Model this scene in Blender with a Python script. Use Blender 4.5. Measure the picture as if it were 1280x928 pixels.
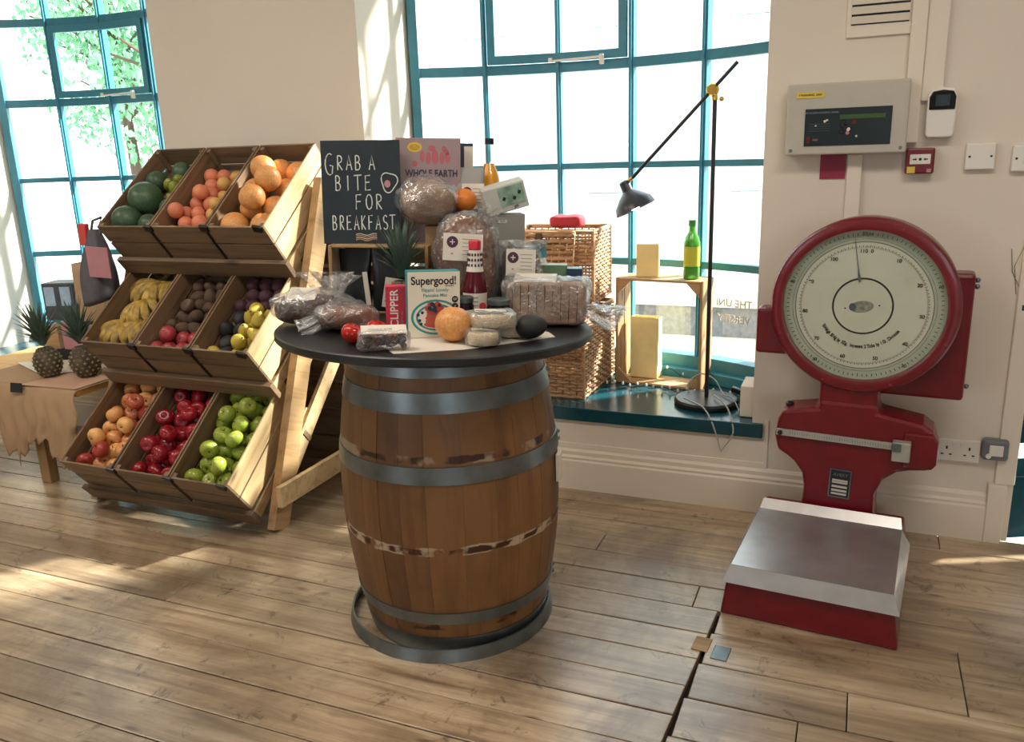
import bpy, bmesh, math, random
from mathutils import Vector, Matrix, Euler, noise
random.seed(7)
R=math.radians; PI=math.pi
for o in list(bpy.data.objects): bpy.data.objects.remove(o)
SC=bpy.context.scene; COL=SC.collection
# ------------------------------------------------------------------ camera
p,r,yw=0.26003,-0.03402,-0.39904
F=Vector((math.sin(yw)*math.cos(p),math.cos(yw)*math.cos(p),-math.sin(p)))
Rt=Vector((math.cos(yw),-math.sin(yw),0)); U=Rt.cross(F)
R2=math.cos(r)*Rt+math.sin(r)*U; U2=-math.sin(r)*Rt+math.cos(r)*U
cd=bpy.data.cameras.new('camera'); cam=bpy.data.objects.new('camera',cd); COL.objects.link(cam)
m=Matrix((R2,U2,-F)).transposed().to_4x4(); m.translation=(0,0,1.5); cam.matrix_world=m
cd.sensor_width=36; cd.lens=36*1035/1280; cd.clip_start=0.05; cd.clip_end=200
SC.camera=cam
# ------------------------------------------------------------------ light
SKY=4.0; SUN=20.0; REAR=8; CEIL=27; EXPOSURE=0.10
w=bpy.data.worlds.new('sky'); SC.world=w; w.use_nodes=True
bg=w.node_tree.nodes['Background']; bg.inputs[0].default_value=(.80,.91,1,1); bg.inputs[1].default_value=SKY
def lamp(name,kind,energy,loc,rot=None,col=(1,1,1),size=None,sy=None,dirv=None):
    l=bpy.data.lights.new(name,kind); l.energy=energy; l.color=col
    o=bpy.data.objects.new(name,l); COL.objects.link(o); o.location=loc
    if rot: o.rotation_euler=rot
    if dirv: o.rotation_euler=Vector(dirv).to_track_quat('-Z','Y').to_euler()
    if size: 
        l.shape='RECTANGLE'; l.size=size; l.size_y=sy or size
    return o
s=lamp('sun','SUN',SUN,(6,10,8),dirv=(-.60,-.56,-.60),col=(1,.93,.82)); s.data.angle=R(3.5)
# fill lamps added in the unseen windows behind the camera and below the ceiling
for x in (-3.6,2.2): lamp('rear_window_fill','AREA',REAR,(x,-3.85,1.75),rot=(R(90),0,0),col=(1,.93,.84),size=1.8,sy=1.6)
for x,y in ((-4.2,1.3),(-1.9,1.3),(.5,1.3)): lamp('ceiling_fill_light','AREA',CEIL,(x,y,2.94),rot=(0,0,0),col=(1,.90,.78),size=1.2,sy=.5)
SC.view_settings.view_transform='Standard'; SC.view_settings.look='None'
SC.view_settings.exposure=EXPOSURE; SC.view_settings.gamma=1; SC.view_settings.use_curve_mapping=False
SC.cycles.use_denoising=True
SC.cycles.max_bounces=8; SC.cycles.transparent_max_bounces=24; SC.cycles.caustics_reflective=False; SC.cycles.caustics_refractive=False
SC.cycles.sample_clamp_indirect=6
# ------------------------------------------------------------------ materials
def lin(c):
    if isinstance(c,str): c=tuple(int(c[i:i+2],16)/255 for i in (0,2,4))
    return tuple(x/12.92 if x<=.04045 else ((x+.055)/1.055)**2.4 for x in c)+(1,)
def newmat(n):
    mt=bpy.data.materials.new(n); mt.use_nodes=True; nt=mt.node_tree; b=nt.nodes['Principled BSDF']; return mt,nt,b
def nd(nt,t,**k):
    n=nt.nodes.new(t)
    for a,v in k.items():
        if a in n.inputs: n.inputs[a].default_value=v
        else: setattr(n,a,v)
    return n
def coords(nt,scale=(1,1,1),kind='Object',off=True):
    tc=nd(nt,'ShaderNodeTexCoord'); mp=nd(nt,'ShaderNodeMapping'); mp.inputs['Scale'].default_value=scale
    nt.links.new(tc.outputs[kind],mp.inputs['Vector'])
    if off:
        oi=nd(nt,'ShaderNodeObjectInfo'); mu=nd(nt,'ShaderNodeMath',operation='MULTIPLY'); mu.inputs[1].default_value=37
        cx=nd(nt,'ShaderNodeCombineXYZ'); nt.links.new(oi.outputs['Random'],mu.inputs[0])
        for i in range(3): nt.links.new(mu.outputs[0],cx.inputs[i])
        nt.links.new(cx.outputs[0],mp.inputs['Location'])
    return mp
def ramp(nt,src,stops):
    rp=nd(nt,'ShaderNodeValToRGB'); e=rp.color_ramp.elements
    e[0].position,e[0].color=stops[0][0],lin(stops[0][1]); e[1].position,e[1].color=stops[-1][0],lin(stops[-1][1])
    for ps,c in stops[1:-1]:
        x=e.new(ps); x.color=lin(c)
    nt.links.new(src,rp.inputs[0]); return rp
def bump(nt,b,src,st=.3,dist=.002):
    bp=nd(nt,'ShaderNodeBump'); bp.inputs['Strength'].default_value=st; bp.inputs['Distance'].default_value=dist
    nt.links.new(src,bp.inputs['Height']); nt.links.new(bp.outputs[0],b.inputs['Normal'])
def plain(n,c,rough=.5,metal=0,var=.0,bumpv=0,scale=20,spec=.5,trans=0,sss=0,coat=0):
    mt,nt,b=newmat(n); b.inputs['Roughness'].default_value=rough; b.inputs['Metallic'].default_value=metal
    b.inputs['Specular IOR Level'].default_value=spec; b.inputs['Transmission Weight'].default_value=trans; b.inputs['Coat Weight'].default_value=coat
    c=lin(c); b.inputs['Base Color'].default_value=c
    mp=coords(nt); nz=nd(nt,'ShaderNodeTexNoise',Scale=scale,Detail=5.0); nt.links.new(mp.outputs[0],nz.inputs['Vector'])
    if var:
        hs=nd(nt,'ShaderNodeHueSaturation'); hs.inputs['Color'].default_value=c
        mr=nd(nt,'ShaderNodeMapRange'); mr.inputs[1].default_value=.3; mr.inputs[2].default_value=.7; mr.inputs[3].default_value=1-var; mr.inputs[4].default_value=1+var
        nt.links.new(nz.outputs[0],mr.inputs[0]); nt.links.new(mr.outputs[0],hs.inputs['Value']); nt.links.new(hs.outputs[0],b.inputs['Base Color'])
    if bumpv: bump(nt,b,nz.outputs[0],bumpv,.004)
    return mt
def mixc(nt,fac,a,bb,mode='MIX'):
    m=nd(nt,'ShaderNodeMix',data_type='RGBA',blend_type=mode)
    for sock,v in ((0,fac),(6,a),(7,bb)):
        if isinstance(v,(int,float)): m.inputs[sock].default_value=v
        elif isinstance(v,tuple): m.inputs[sock].default_value=v
        else: nt.links.new(v,m.inputs[sock])
    return m.outputs[2]
def wood(n,c1,c2,axis='x',rough=.6,scale=1.0,var=.18,knots=True,stain=0.0):
    mt,nt,b=newmat(n); b.inputs['Roughness'].default_value=rough
    sc={'x':(1.2,16,16),'y':(16,1.2,16),'z':(16,16,1.2)}[axis]; sc=tuple(v*scale for v in sc)
    mp=coords(nt,sc); nz=nd(nt,'ShaderNodeTexNoise',Scale=1.6,Detail=7.0,Roughness=.62,Distortion=.5); nt.links.new(mp.outputs[0],nz.inputs['Vector'])
    rp=ramp(nt,nz.outputs[0],[(.3,c2),(.52,c1),(.75,c1)])
    col=rp.outputs[0]
    oi=nd(nt,'ShaderNodeObjectInfo'); mr=nd(nt,'ShaderNodeMapRange'); mr.inputs[3].default_value=1-var; mr.inputs[4].default_value=1+var
    nt.links.new(oi.outputs['Random'],mr.inputs[0]); hs=nd(nt,'ShaderNodeHueSaturation'); nt.links.new(mr.outputs[0],hs.inputs['Value']); nt.links.new(col,hs.inputs['Color'])
    col=hs.outputs[0]
    if knots:
        ks={'x':(2.0,7,7),'y':(7,2.0,7),'z':(7,7,2.0)}[axis]; m2=coords(nt,ks); vo=nd(nt,'ShaderNodeTexVoronoi',Scale=1.0); nt.links.new(m2.outputs[0],vo.inputs['Vector'])
        kr=ramp(nt,vo.outputs['Distance'],[(.03,(1,1,1)),(.11,(0,0,0))]); col=mixc(nt,kr.outputs[0],col,tuple(.45*v for v in lin(c2)[:3])+(1,))
    if stain:
        m3=coords(nt,(3,3,3)); n3=nd(nt,'ShaderNodeTexNoise',Scale=1.5,Detail=4.0); nt.links.new(m3.outputs[0],n3.inputs['Vector'])
        sr=ramp(nt,n3.outputs[0],[(.45,(0,0,0)),(.7,(stain,)*3)]); col=mixc(nt,sr.outputs[0],col,tuple(.35*v for v in lin(c2)[:3])+(1,))
    nt.links.new(col,b.inputs['Base Color']); bump(nt,b,nz.outputs[0],.25,.002)
    return mt
def film(n,tint=(.9,.93,.97),op=.12,cr=30):
    mt,nt,b=newmat(n); nt.nodes.remove(b); out=nt.nodes['Material Output']
    tr=nd(nt,'ShaderNodeBsdfTransparent'); tr.inputs[0].default_value=(.97,.97,.97,1)
    gl=nd(nt,'ShaderNodeBsdfGlossy'); gl.inputs['Roughness'].default_value=.12
    df=nd(nt,'ShaderNodeBsdfDiffuse'); df.inputs[0].default_value=tint+(1,)
    mp=coords(nt); nz=nd(nt,'ShaderNodeTexNoise',Scale=cr,Detail=3.0,Distortion=1.5); nt.links.new(mp.outputs[0],nz.inputs['Vector'])
    bp=nd(nt,'ShaderNodeBump'); bp.inputs['Strength'].default_value=.9; bp.inputs['Distance'].default_value=.012; nt.links.new(nz.outputs[0],bp.inputs['Height'])
    nt.links.new(bp.outputs[0],gl.inputs['Normal']); nt.links.new(bp.outputs[0],df.inputs['Normal'])
    m1=nd(nt,'ShaderNodeMixShader'); m1.inputs[0].default_value=.22; nt.links.new(gl.outputs[0],m1.inputs[1]); nt.links.new(df.outputs[0],m1.inputs[2])
    vo=nd(nt,'ShaderNodeTexVoronoi',Scale=cr*.75,feature='DISTANCE_TO_EDGE'); ds=nd(nt,'ShaderNodeMix',data_type='VECTOR'); ds.inputs[0].default_value=.06
    nt.links.new(mp.outputs[0],ds.inputs[4]); nt.links.new(nz.outputs[1],ds.inputs[5]); nt.links.new(ds.outputs[1],vo.inputs['Vector'])
    ce=nd(nt,'ShaderNodeMapRange'); ce.inputs[1].default_value=0; ce.inputs[2].default_value=.09; ce.inputs[3].default_value=.34; ce.inputs[4].default_value=0; nt.links.new(vo.outputs['Distance'],ce.inputs[0])
    n4=nd(nt,'ShaderNodeTexNoise',Scale=cr*.5,Detail=2.0); nt.links.new(mp.outputs[0],n4.inputs['Vector']); cm=nd(nt,'ShaderNodeMapRange'); cm.inputs[1].default_value=.45; cm.inputs[2].default_value=.62; nt.links.new(n4.outputs[0],cm.inputs[0])
    cf=nd(nt,'ShaderNodeMath',operation='MULTIPLY'); nt.links.new(ce.outputs[0],cf.inputs[0]); nt.links.new(cm.outputs[0],cf.inputs[1])
    lw=nd(nt,'ShaderNodeLayerWeight'); lw.inputs[0].default_value=.35; nt.links.new(bp.outputs[0],lw.inputs['Normal'])
    mr=nd(nt,'ShaderNodeMapRange'); mr.inputs[3].default_value=op; mr.inputs[4].default_value=min(1,op+.5); nt.links.new(lw.outputs['Facing'],mr.inputs[0])
    sm=nd(nt,'ShaderNodeMath',operation='ADD',use_clamp=True); nt.links.new(mr.outputs[0],sm.inputs[0]); nt.links.new(cf.outputs[0],sm.inputs[1])
    m2=nd(nt,'ShaderNodeMixShader'); nt.links.new(sm.outputs[0],m2.inputs[0]); nt.links.new(tr.outputs[0],m2.inputs[1]); nt.links.new(m1.outputs[0],m2.inputs[2])
    nt.links.new(m2.outputs[0],out.inputs[0]); return mt
def glassmat(n,tint=(.97,1,1),gloss=.06,rough=.02):
    mt,nt,b=newmat(n); nt.nodes.remove(b); out=nt.nodes['Material Output']
    tr=nd(nt,'ShaderNodeBsdfTransparent'); tr.inputs[0].default_value=tuple(tint)+(1,)
    gl=nd(nt,'ShaderNodeBsdfGlossy'); gl.inputs['Roughness'].default_value=rough
    m=nd(nt,'ShaderNodeMixShader'); m.inputs[0].default_value=gloss
    nt.links.new(tr.outputs[0],m.inputs[1]); nt.links.new(gl.outputs[0],m.inputs[2]); nt.links.new(m.outputs[0],out.inputs[0]); return mt
def floormat():
    mt,nt,b=newmat('worn floorboard wood')
    mp=coords(nt,(1.0,14,6)); nz=nd(nt,'ShaderNodeTexNoise',Scale=1.7,Detail=8.0,Roughness=.65,Distortion=.6); nt.links.new(mp.outputs[0],nz.inputs['Vector'])
    rp=ramp(nt,nz.outputs[0],[(.28,'76614b'),(.5,'b49c7e'),(.72,'d2bfa3')])
    oi=nd(nt,'ShaderNodeObjectInfo'); mr=nd(nt,'ShaderNodeMapRange'); mr.inputs[3].default_value=.82; mr.inputs[4].default_value=1.14
    nt.links.new(oi.outputs['Random'],mr.inputs[0]); hs=nd(nt,'ShaderNodeHueSaturation'); nt.links.new(mr.outputs[0],hs.inputs['Value']); nt.links.new(rp.outputs[0],hs.inputs['Color'])
    # worn dirt patches and scuffs, fixed to the boards
    m2=coords(nt,(3,5,5),off=False,kind='Object'); tcn=m2
    n2=nd(nt,'ShaderNodeTexNoise',Scale=1.1,Detail=6.0,Roughness=.7,Distortion=.8)
    geo=nd(nt,'ShaderNodeNewGeometry'); nt.links.new(geo.outputs['Position'],n2.inputs['Vector'])
    sr=ramp(nt,n2.outputs[0],[(.40,(0,0,0)),(.62,(.85,.85,.85))]); c=mixc(nt,sr.outputs[0],hs.outputs[0],lin('54402d'))
    n3=nd(nt,'ShaderNodeTexNoise',Scale=9.0,Detail=5.0,Roughness=.75,Distortion=1.2); nt.links.new(geo.outputs['Position'],n3.inputs['Vector'])
    s3=ramp(nt,n3.outputs[0],[(.585,(0,0,0)),(.66,(.8,.8,.8))]); c=mixc(nt,s3.outputs[0],c,lin('33261a'))
    m4=coords(nt,(2.4,9,9)); vo=nd(nt,'ShaderNodeTexVoronoi',Scale=1.0); nt.links.new(m4.outputs[0],vo.inputs['Vector'])
    kr=ramp(nt,vo.outputs['Distance'],[(.03,(.9,.9,.9)),(.10,(0,0,0))]); c=mixc(nt,kr.outputs[0],c,lin('3a2616'))
    n5=nd(nt,'ShaderNodeTexNoise',Scale=26.0,Detail=2.0); nt.links.new(geo.outputs['Position'],n5.inputs['Vector'])
    s5=ramp(nt,n5.outputs[0],[(.70,(0,0,0)),(.76,(.7,.7,.7))]); c=mixc(nt,s5.outputs[0],c,lin('2a1c12'))
    nt.links.new(c,b.inputs['Base Color'])
    rr=nd(nt,'ShaderNodeMapRange'); rr.inputs[3].default_value=.24; rr.inputs[4].default_value=.40; nt.links.new(n2.outputs[0],rr.inputs[0]); nt.links.new(rr.outputs[0],b.inputs['Roughness'])
    b.inputs['Specular IOR Level'].default_value=.8; b.inputs['Coat Weight'].default_value=.45; b.inputs['Coat Roughness'].default_value=.30
    bump(nt,b,nz.outputs[0],.35,.003); return mt
def wallmat(n,c):
    mt,nt,b=newmat(n); b.inputs['Roughness'].default_value=.8
    mp=coords(nt,off=False); nz=nd(nt,'ShaderNodeTexNoise',Scale=2.5,Detail=5.0); nt.links.new(mp.outputs[0],nz.inputs['Vector'])
    hs=nd(nt,'ShaderNodeHueSaturation'); hs.inputs['Color'].default_value=lin(c); mr=nd(nt,'ShaderNodeMapRange'); mr.inputs[3].default_value=.93; mr.inputs[4].default_value=1.05
    nt.links.new(nz.outputs[0],mr.inputs[0]); nt.links.new(mr.outputs[0],hs.inputs['Value']); nt.links.new(hs.outputs[0],b.inputs['Base Color'])
    n2=nd(nt,'ShaderNodeTexNoise',Scale=40.0,Detail=4.0); nt.links.new(mp.outputs[0],n2.inputs['Vector']); bump(nt,b,n2.outputs[0],.15,.003); return mt
M={}
M['floor']=floormat(); M['wall']=wallmat('cream emulsion wall paint','e0d6c8'); M['trimw']=wallmat('cream gloss trim paint','e6dccd'); M['ceil']=wallmat('white ceiling paint','ece8e0')
M['teal']=plain('teal gloss paint','134652',.20,var=.1,bumpv=.05); M['teal_glare']=plain('teal paint lightened by glare','3b8399',.35,var=.08)  # frames share the sill's paint; their lighter teal has window glare painted in
M['glass']=glassmat('window glass'); M['film']=film('clear crinkled cellophane'); M['filmw']=film('cloudy plastic bag',op=.26,cr=45)
M['pine']=wood('pine slat wood','b8966c','957349','x',var=.14); M['piney']=wood('pine slat wood across','cdb186','ab8a5e','y',var=.12); M['pinez']=wood('pine upright wood','a98860','86683f','z',var=.14)
M['pineold']=wood('weathered crate slat wood','7d6750','574534','x',var=.2); M['pineoldy']=wood('weathered crate side wood','84694e','5c4733','y',var=.18); M['gapdark']=plain('dark subfloor','1d1610',.9)
M['black']=plain('black plastic','121315',.4); M['blacktop']=plain('matt black laminate','191b1d',.42,var=.1)
M['blkmetal']=plain('black powder coated metal','1a1b1f',.35); M['brass']=plain('brass','c9a24c',.25,metal=1)
M['steel']=plain('galvanised steel','757d80',.38,metal=.85,var=.22,bumpv=.06,scale=14); M['steeltray']=plain('brushed steel tray','c4c3c4',.33,metal=.85,var=.12,bumpv=.05,scale=9)
M['red']=plain('red machine enamel','6e0a1a',.34,var=.14,coat=.2); M['redpaper']=plain('red carton print','c02340',.45)
M['white']=plain('white plastic','e4e0d8',.4); M['paper']=plain('white paper','ddd5c8',.7); M['greyplastic']=plain('grey enamelled steel','b9b4a8',.45,var=.03)
M['kraft']=plain('kraft card','a58464',.8,var=.08); M['greycard']=plain('grey card','8f8b84',.75,var=.05); M['burlap']=None
M['chalk']=plain('white chalk paint','d9dcd6',.9); M['slate']=plain('black chalkboard','16242c',.6,var=.15); M['pink']=plain('pink print','b9838a',.6,var=.05)
M['dkred']=plain('dark red square','8d1f3a',.5); M['yellow']=plain('yellow label','d9c04a',.6); M['ink']=plain('dark ink','1a1a22',.6)
M['tealp']=plain('teal print','2e8f93',.45); M['cream']=plain('cream carton print','e2dccb',.5)
def wickmat():
    return wood('honey willow','c39a72','7f5a38','x',rough=.55,knots=False,var=.1)
M['wick']=wickmat()
# ------------------------------------------------------------------ builders
def tag(o,label=None,cat=None,group=None,kind=None):
    if label: o['label']=label
    if cat: o['category']=cat
    if group: o['group']=group
    if kind: o['kind']=kind
    return o
def empty(name,loc=(0,0,0),rz=0,label=None,cat=None,group=None,mat=None,kind=None):
    o=bpy.data.objects.new(name,None); COL.objects.link(o); o.empty_display_size=.05
    if mat is not None: o.matrix_basis=mat
    else: o.location=loc; o.rotation_euler=(0,0,rz)
    return tag(o,label,cat,group,kind)
def mesh(name,vs,fs,mat=None,parent=None,smooth=False,loc=None,rot=None,mi=None,bevel=0,sharp=35):
    me=bpy.data.meshes.new(name); me.from_pydata([tuple(v) for v in vs],[],fs); me.validate()
    mats=mat if isinstance(mat,(list,tuple)) else [mat]
    for x in mats: me.materials.append(x)
    if mi: me.polygons.foreach_set('material_index',mi)
    o=bpy.data.objects.new(name,me); COL.objects.link(o)
    if smooth:
        me.polygons.foreach_set('use_smooth',[True]*len(me.polygons))
        if sharp: me.set_sharp_from_angle(angle=R(sharp))
    if parent: o.parent=parent
    if loc is not None: o.location=loc
    if rot is not None: o.rotation_euler=rot
    if bevel:
        b=o.modifiers.new('bevel','BEVEL'); b.width=bevel; b.segments=2; b.limit_method='ANGLE'; b.angle_limit=R(40)
    return o
class G:
    def __init__(s): s.v=[]; s.f=[]; s.mi=[]
    def add(s,vs,fs,m=0,mt=None):
        n=len(s.v); s.v+= [tuple(mt@Vector(v)) for v in vs] if mt is not None else [tuple(v) for v in vs]
        s.f+=[tuple(i+n for i in f) for f in fs]; s.mi+=[m]*len(fs); return s
    def box(s,c,d,rot=None,m=0,mt=None):
        x,y,z=(k/2 for k in d); T=Matrix.Translation(c)
        if rot: T=T@Euler(rot).to_matrix().to_4x4()
        if mt is not None: T=mt@T
        return s.add([(a*x,b*y,e*z) for a in(-1,1) for b in(-1,1) for e in(-1,1)],[(0,1,3,2),(4,6,7,5),(0,4,5,1),(2,3,7,6),(0,2,6,4),(1,5,7,3)],m,T)
    def b2(s,x0,x1,y0,y1,z0,z1,m=0): return s.box(((x0+x1)/2,(y0+y1)/2,(z0+z1)/2),(x1-x0,y1-y0,z1-z0),m=m)
    def lathe(s,prof,n=24,m=0,mt=None,caps=True):
        vs=[];fs=[]
        for (rr,z) in prof:
            for i in range(n): a=2*PI*i/n; vs.append((rr*math.cos(a),rr*math.sin(a),z))
        for j in range(len(prof)-1):
            for i in range(n): k=(i+1)%n; fs.append((j*n+i,j*n+k,(j+1)*n+k,(j+1)*n+i))
        if caps: fs.append(tuple(range(n-1,-1,-1))); fs.append(tuple((len(prof)-1)*n+i for i in range(n)))
        return s.add(vs,fs,m,mt)
    def tube(s,pts,rad,n=8,m=0,closed=False,mt=None,flat=1.0):
        P=[Vector(q) for q in pts]; N=len(P); vs=[];fs=[]; up=Vector((0,0,1))
        for i,q in enumerate(P):
            t=(P[(i+1)%N]-P[i-1]) if closed else (P[min(i+1,N-1)]-P[max(i-1,0)])
            t.normalize(); a=t.cross(up if abs(t.z)<.95 else Vector((1,0,0))).normalized(); b=a.cross(t)
            rr=rad[i] if isinstance(rad,(list,tuple)) else rad
            for k in range(n):
                an=2*PI*k/n; vs.append(q+a*(rr*math.cos(an))+b*(rr*flat*math.sin(an)))
        for i in range(N if closed else N-1):
            j=(i+1)%N
            for k in range(n): l=(k+1)%n; fs.append((i*n+k,i*n+l,j*n+l,j*n+k))
        if not closed: fs.append(tuple(range(n-1,-1,-1))); fs.append(tuple((N-1)*n+k for k in range(n)))
        return s.add(vs,fs,m,mt)
    def prism(s,poly,h0,h1,axis='y',m=0,mt=None):
        # poly in the plane normal to axis (y: (x,z); x: (y,z); z: (x,y))
        n=len(poly); f={'y':lambda a,b,h:(a,h,b),'x':lambda a,b,h:(h,a,b),'z':lambda a,b,h:(a,b,h)}[axis]
        vs=[f(a,b,h0) for a,b in poly]+[f(a,b,h1) for a,b in poly]
        fs=[tuple(range(n)),tuple(range(2*n-1,n-1,-1))]+[(i,i+n,(i+1)%n+n,(i+1)%n) for i in range(n)]
        return s.add(vs,fs,m,mt)
    def sphere(s,c,rad,nu=14,nv=9,m=0,mt=None):
        if not isinstance(rad,(list,tuple)): rad=(rad,)*3
        vs=[(c[0],c[1],c[2]-rad[2])];fs=[]
        for j in range(1,nv):
            ph=-PI/2+PI*j/nv
            for i in range(nu): a=2*PI*i/nu; vs.append((c[0]+rad[0]*math.cos(ph)*math.cos(a),c[1]+rad[1]*math.cos(ph)*math.sin(a),c[2]+rad[2]*math.sin(ph)))
        vs.append((c[0],c[1],c[2]+rad[2])); L=len(vs)-1
        for i in range(nu): fs.append((0,1+(i+1)%nu,1+i)); fs.append((L,L-nu+i,L-nu+(i+1)%nu))
        for j in range(nv-2):
            for i in range(nu): k=(i+1)%nu; fs.append((1+j*nu+i,1+j*nu+k,1+(j+1)*nu+k,1+(j+1)*nu+i))
        return s.add(vs,fs,m,mt)
    def build(s,name,mat,parent=None,smooth=False,bevel=0,**k):
        o=mesh(name,s.v,s.f,mat,parent,smooth,mi=s.mi if any(s.mi) else None,bevel=bevel,**k)
        bm=bmesh.new(); bm.from_mesh(o.data); bmesh.ops.recalc_face_normals(bm,faces=bm.faces); bm.to_mesh(o.data); bm.free()
        if smooth:
            o.data.polygons.foreach_set('use_smooth',[True]*len(o.data.polygons))
            if k.get('sharp',35): o.data.set_sharp_from_angle(angle=R(k.get('sharp',35)))
        return o
def boxo(name,mat,parent,c,d,rot=None,bevel=.002):
    g=G().box((0,0,0),d); o=g.build(name,mat,parent,bevel=bevel); o.location=c
    if rot: o.rotation_euler=rot
    return o
def copy_tree(o,parent=None):
    c=o.copy(); COL.objects.link(c)
    if parent: c.parent=parent
    for ch in o.children: copy_tree(ch,c)
    return c
def text(body,size,mat,parent,loc,rot,bold=0,align='CENTER',name='lettering',sx=1,shear=0):
    f=bpy.data.curves.new(name,'FONT'); f.body=body; f.size=size; f.align_x=align; f.align_y='CENTER'; f.offset=bold*size; f.extrude=.0004; f.shear=shear
    f.materials.append(mat); tmp=bpy.data.objects.new('tmp',f); COL.objects.link(tmp); bpy.context.view_layer.update()
    me=bpy.data.meshes.new_from_object(tmp.evaluated_get(bpy.context.evaluated_depsgraph_get())); bpy.data.objects.remove(tmp)
    o=bpy.data.objects.new(name,me); COL.objects.link(o); o.parent=parent; o.location=loc; o.rotation_euler=rot; o.scale=(sx,1,1); return o
FR=(R(90),0,0)
W=3.361
# ================================================================== STRUCTURE
# floor: slab + individual boards
g=G(); g.b2(-7,4.2,-4.3,.62,-.06,0); g.b2(-7,4.2,.62,3.37,-.06,-.022,m=1)
floor=g.build('floor',[M['floor'],M['gapdark']]); tag(floor,kind='structure')
def board(x0,x1,y0,y1,skew0=0,skew1=0,dz=0):
    g=G(); c=((x0+x1)/2,(y0+y1)/2)
    poly=[(x0-c[0],y0-c[1]),(x1-c[0]+skew0,y0-c[1]),(x1-c[0]+skew1,y1-c[1]),(x0-c[0],y1-c[1])]
    g.prism(poly,-.022,0,'z'); o=g.build('floorboard',M['floor'],floor,bevel=.0025); o.location=(c[0],c[1],dz); return o
random.seed(3)
def seamx(y): return -.345-.055*(2.506-y)
yy=3.36; k=0; pitch=.142
while yy>.62:
    y1=yy; y0=max(.62,yy-pitch+.004*random.uniform(-1,1)); k+=1
    cuts=[-6.9]; x=-6.9+random.uniform(1.2,4.2)
    end=seamx((y0+y1)/2) if y1<2.56 else random.choice((1.0,1.7,2.6))
    while x<end-.7: cuts.append(x); x+=random.uniform(2.6,4.6)
    cuts.append(end)
    for a,b in zip(cuts,cuts[1:]):
        sk=(seamx(y0)-seamx((y0+y1)/2)) if (b==end and y1<2.56) else 0
        board(a+.001,b-.0015,y0+.002,y1-.0018,sk,-sk,random.uniform(-.0012,.0012))
    if y1>=2.56: board(end+.001,4.1,y0+.002,y1-.0018,dz=random.uniform(-.001,.001))
    yy=y0
yy=2.545
while yy>.62:
    y1=yy; y0=max(.62,yy-.172); a=seamx((y0+y1)/2)+.010
    sk=seamx(y0)-seamx((y0+y1)/2)
    cut=-.06+random.choice((0,0,.42,.12)); 
    for q0,q1 in ((a,cut),(cut,cut+random.uniform(.9,1.6))):
        board(q0+.0015,q1-.0015,y0+.002,y1-.002,dz=random.uniform(-.001,.001)); last=q1
    board(last+.0015,4.1,y0+.002,y1-.002,dz=0)
    yy=y0
for (x,y,mt,lb) in ((-.362,2.30,'pine','small pale wooden block let into the floor gap'),(-.300,2.27,'steel','small grey metal plate let into the floor gap')):
    o=boxo('floor_patch',M[mt],None,(x,y,.0015),(.05,.075,.004),(0,0,R(-4))); tag(o,lb,'floor patch')
# back wall (with the windows)
g=G(); TW=4.02
def wseg(x0,x1,z0,z1,y1=TW): g.b2(x0,x1,W,y1,z0,z1)
wseg(-7,-5.045,0,3); wseg(-3.29,-2.105,0,3); wseg(-.352,.60,0,3)
for a,b in ((-5.045,-3.29),(-2.105,-.352)): wseg(a,b,0,.325,4.35); wseg(a,b,2.87,3)
wseg(.60,1.55,2.15,3); wseg(1.55,4.2,0,3)
tag(g.build('wall_back',M['wall']),kind='structure')
g=G(); g.b2(-7.1,-7,-4.3,4.0,0,3); tag(g.build('wall_left',M['wall']),kind='structure')
g=G(); g.b2(4.2,4.3,-4.3,4.0,0,3); tag(g.build('wall_right',M['wall']),kind='structure')
g=G()
xs=[-7,-4.6,-2.6,-1.6,.4,1.2,3.2,4.2]
g.b2(-7,4.2,-4.3,-4.0,0,.9); g.b2(-7,4.2,-4.3,-4.0,2.6,3)
for a,b in ((-7,-4.4),(-2.8,1.4),(3.0,4.2)): g.b2(a,b,-4.3,-4.0,.9,2.6)
tag(g.build('wall_front',M['wall']),kind='structure')
g=G(); g.b2(-7.1,4.3,-4.3,4.36,3,3.15); tag(g.build('ceiling',M['ceil']),kind='structure')
# the bowed windows
SAG=.25; HW=.8775; RAD=(HW*HW+SAG*SAG)/(2*SAG); YC=3.83+SAG-RAD; AM=math.asin(HW/RAD)
def bp_(xc,a,rr=RAD): return (xc+rr*math.sin(a),YC+rr*math.cos(a))
def arcbar(g,xc,a0,a1,z0,z1,d0,d1,n=14,m=0):
    poly=[bp_(xc,a0+(a1-a0)*i/n,RAD+d0) for i in range(n+1)]+[bp_(xc,a1-(a1-a0)*i/n,RAD+d1) for i in range(n+1)]
    g.prism(poly,z0,z1,'z',m=m)
def vbar(g,xc,a,wd,z0,z1,d0,d1):
    x,y=bp_(xc,a); T=Matrix.Translation((x,y,0))@Matrix.Rotation(-a,4,'Z'); g.box((0,(d0+d1)/2,(z0+z1)/2),(wd,d1-d0,z1-z0),mt=T)
ROWS=[.475,.945,1.415,1.885,2.355,2.84]; AA=[-AM+2*AM*i/5 for i in range(6)]
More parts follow.
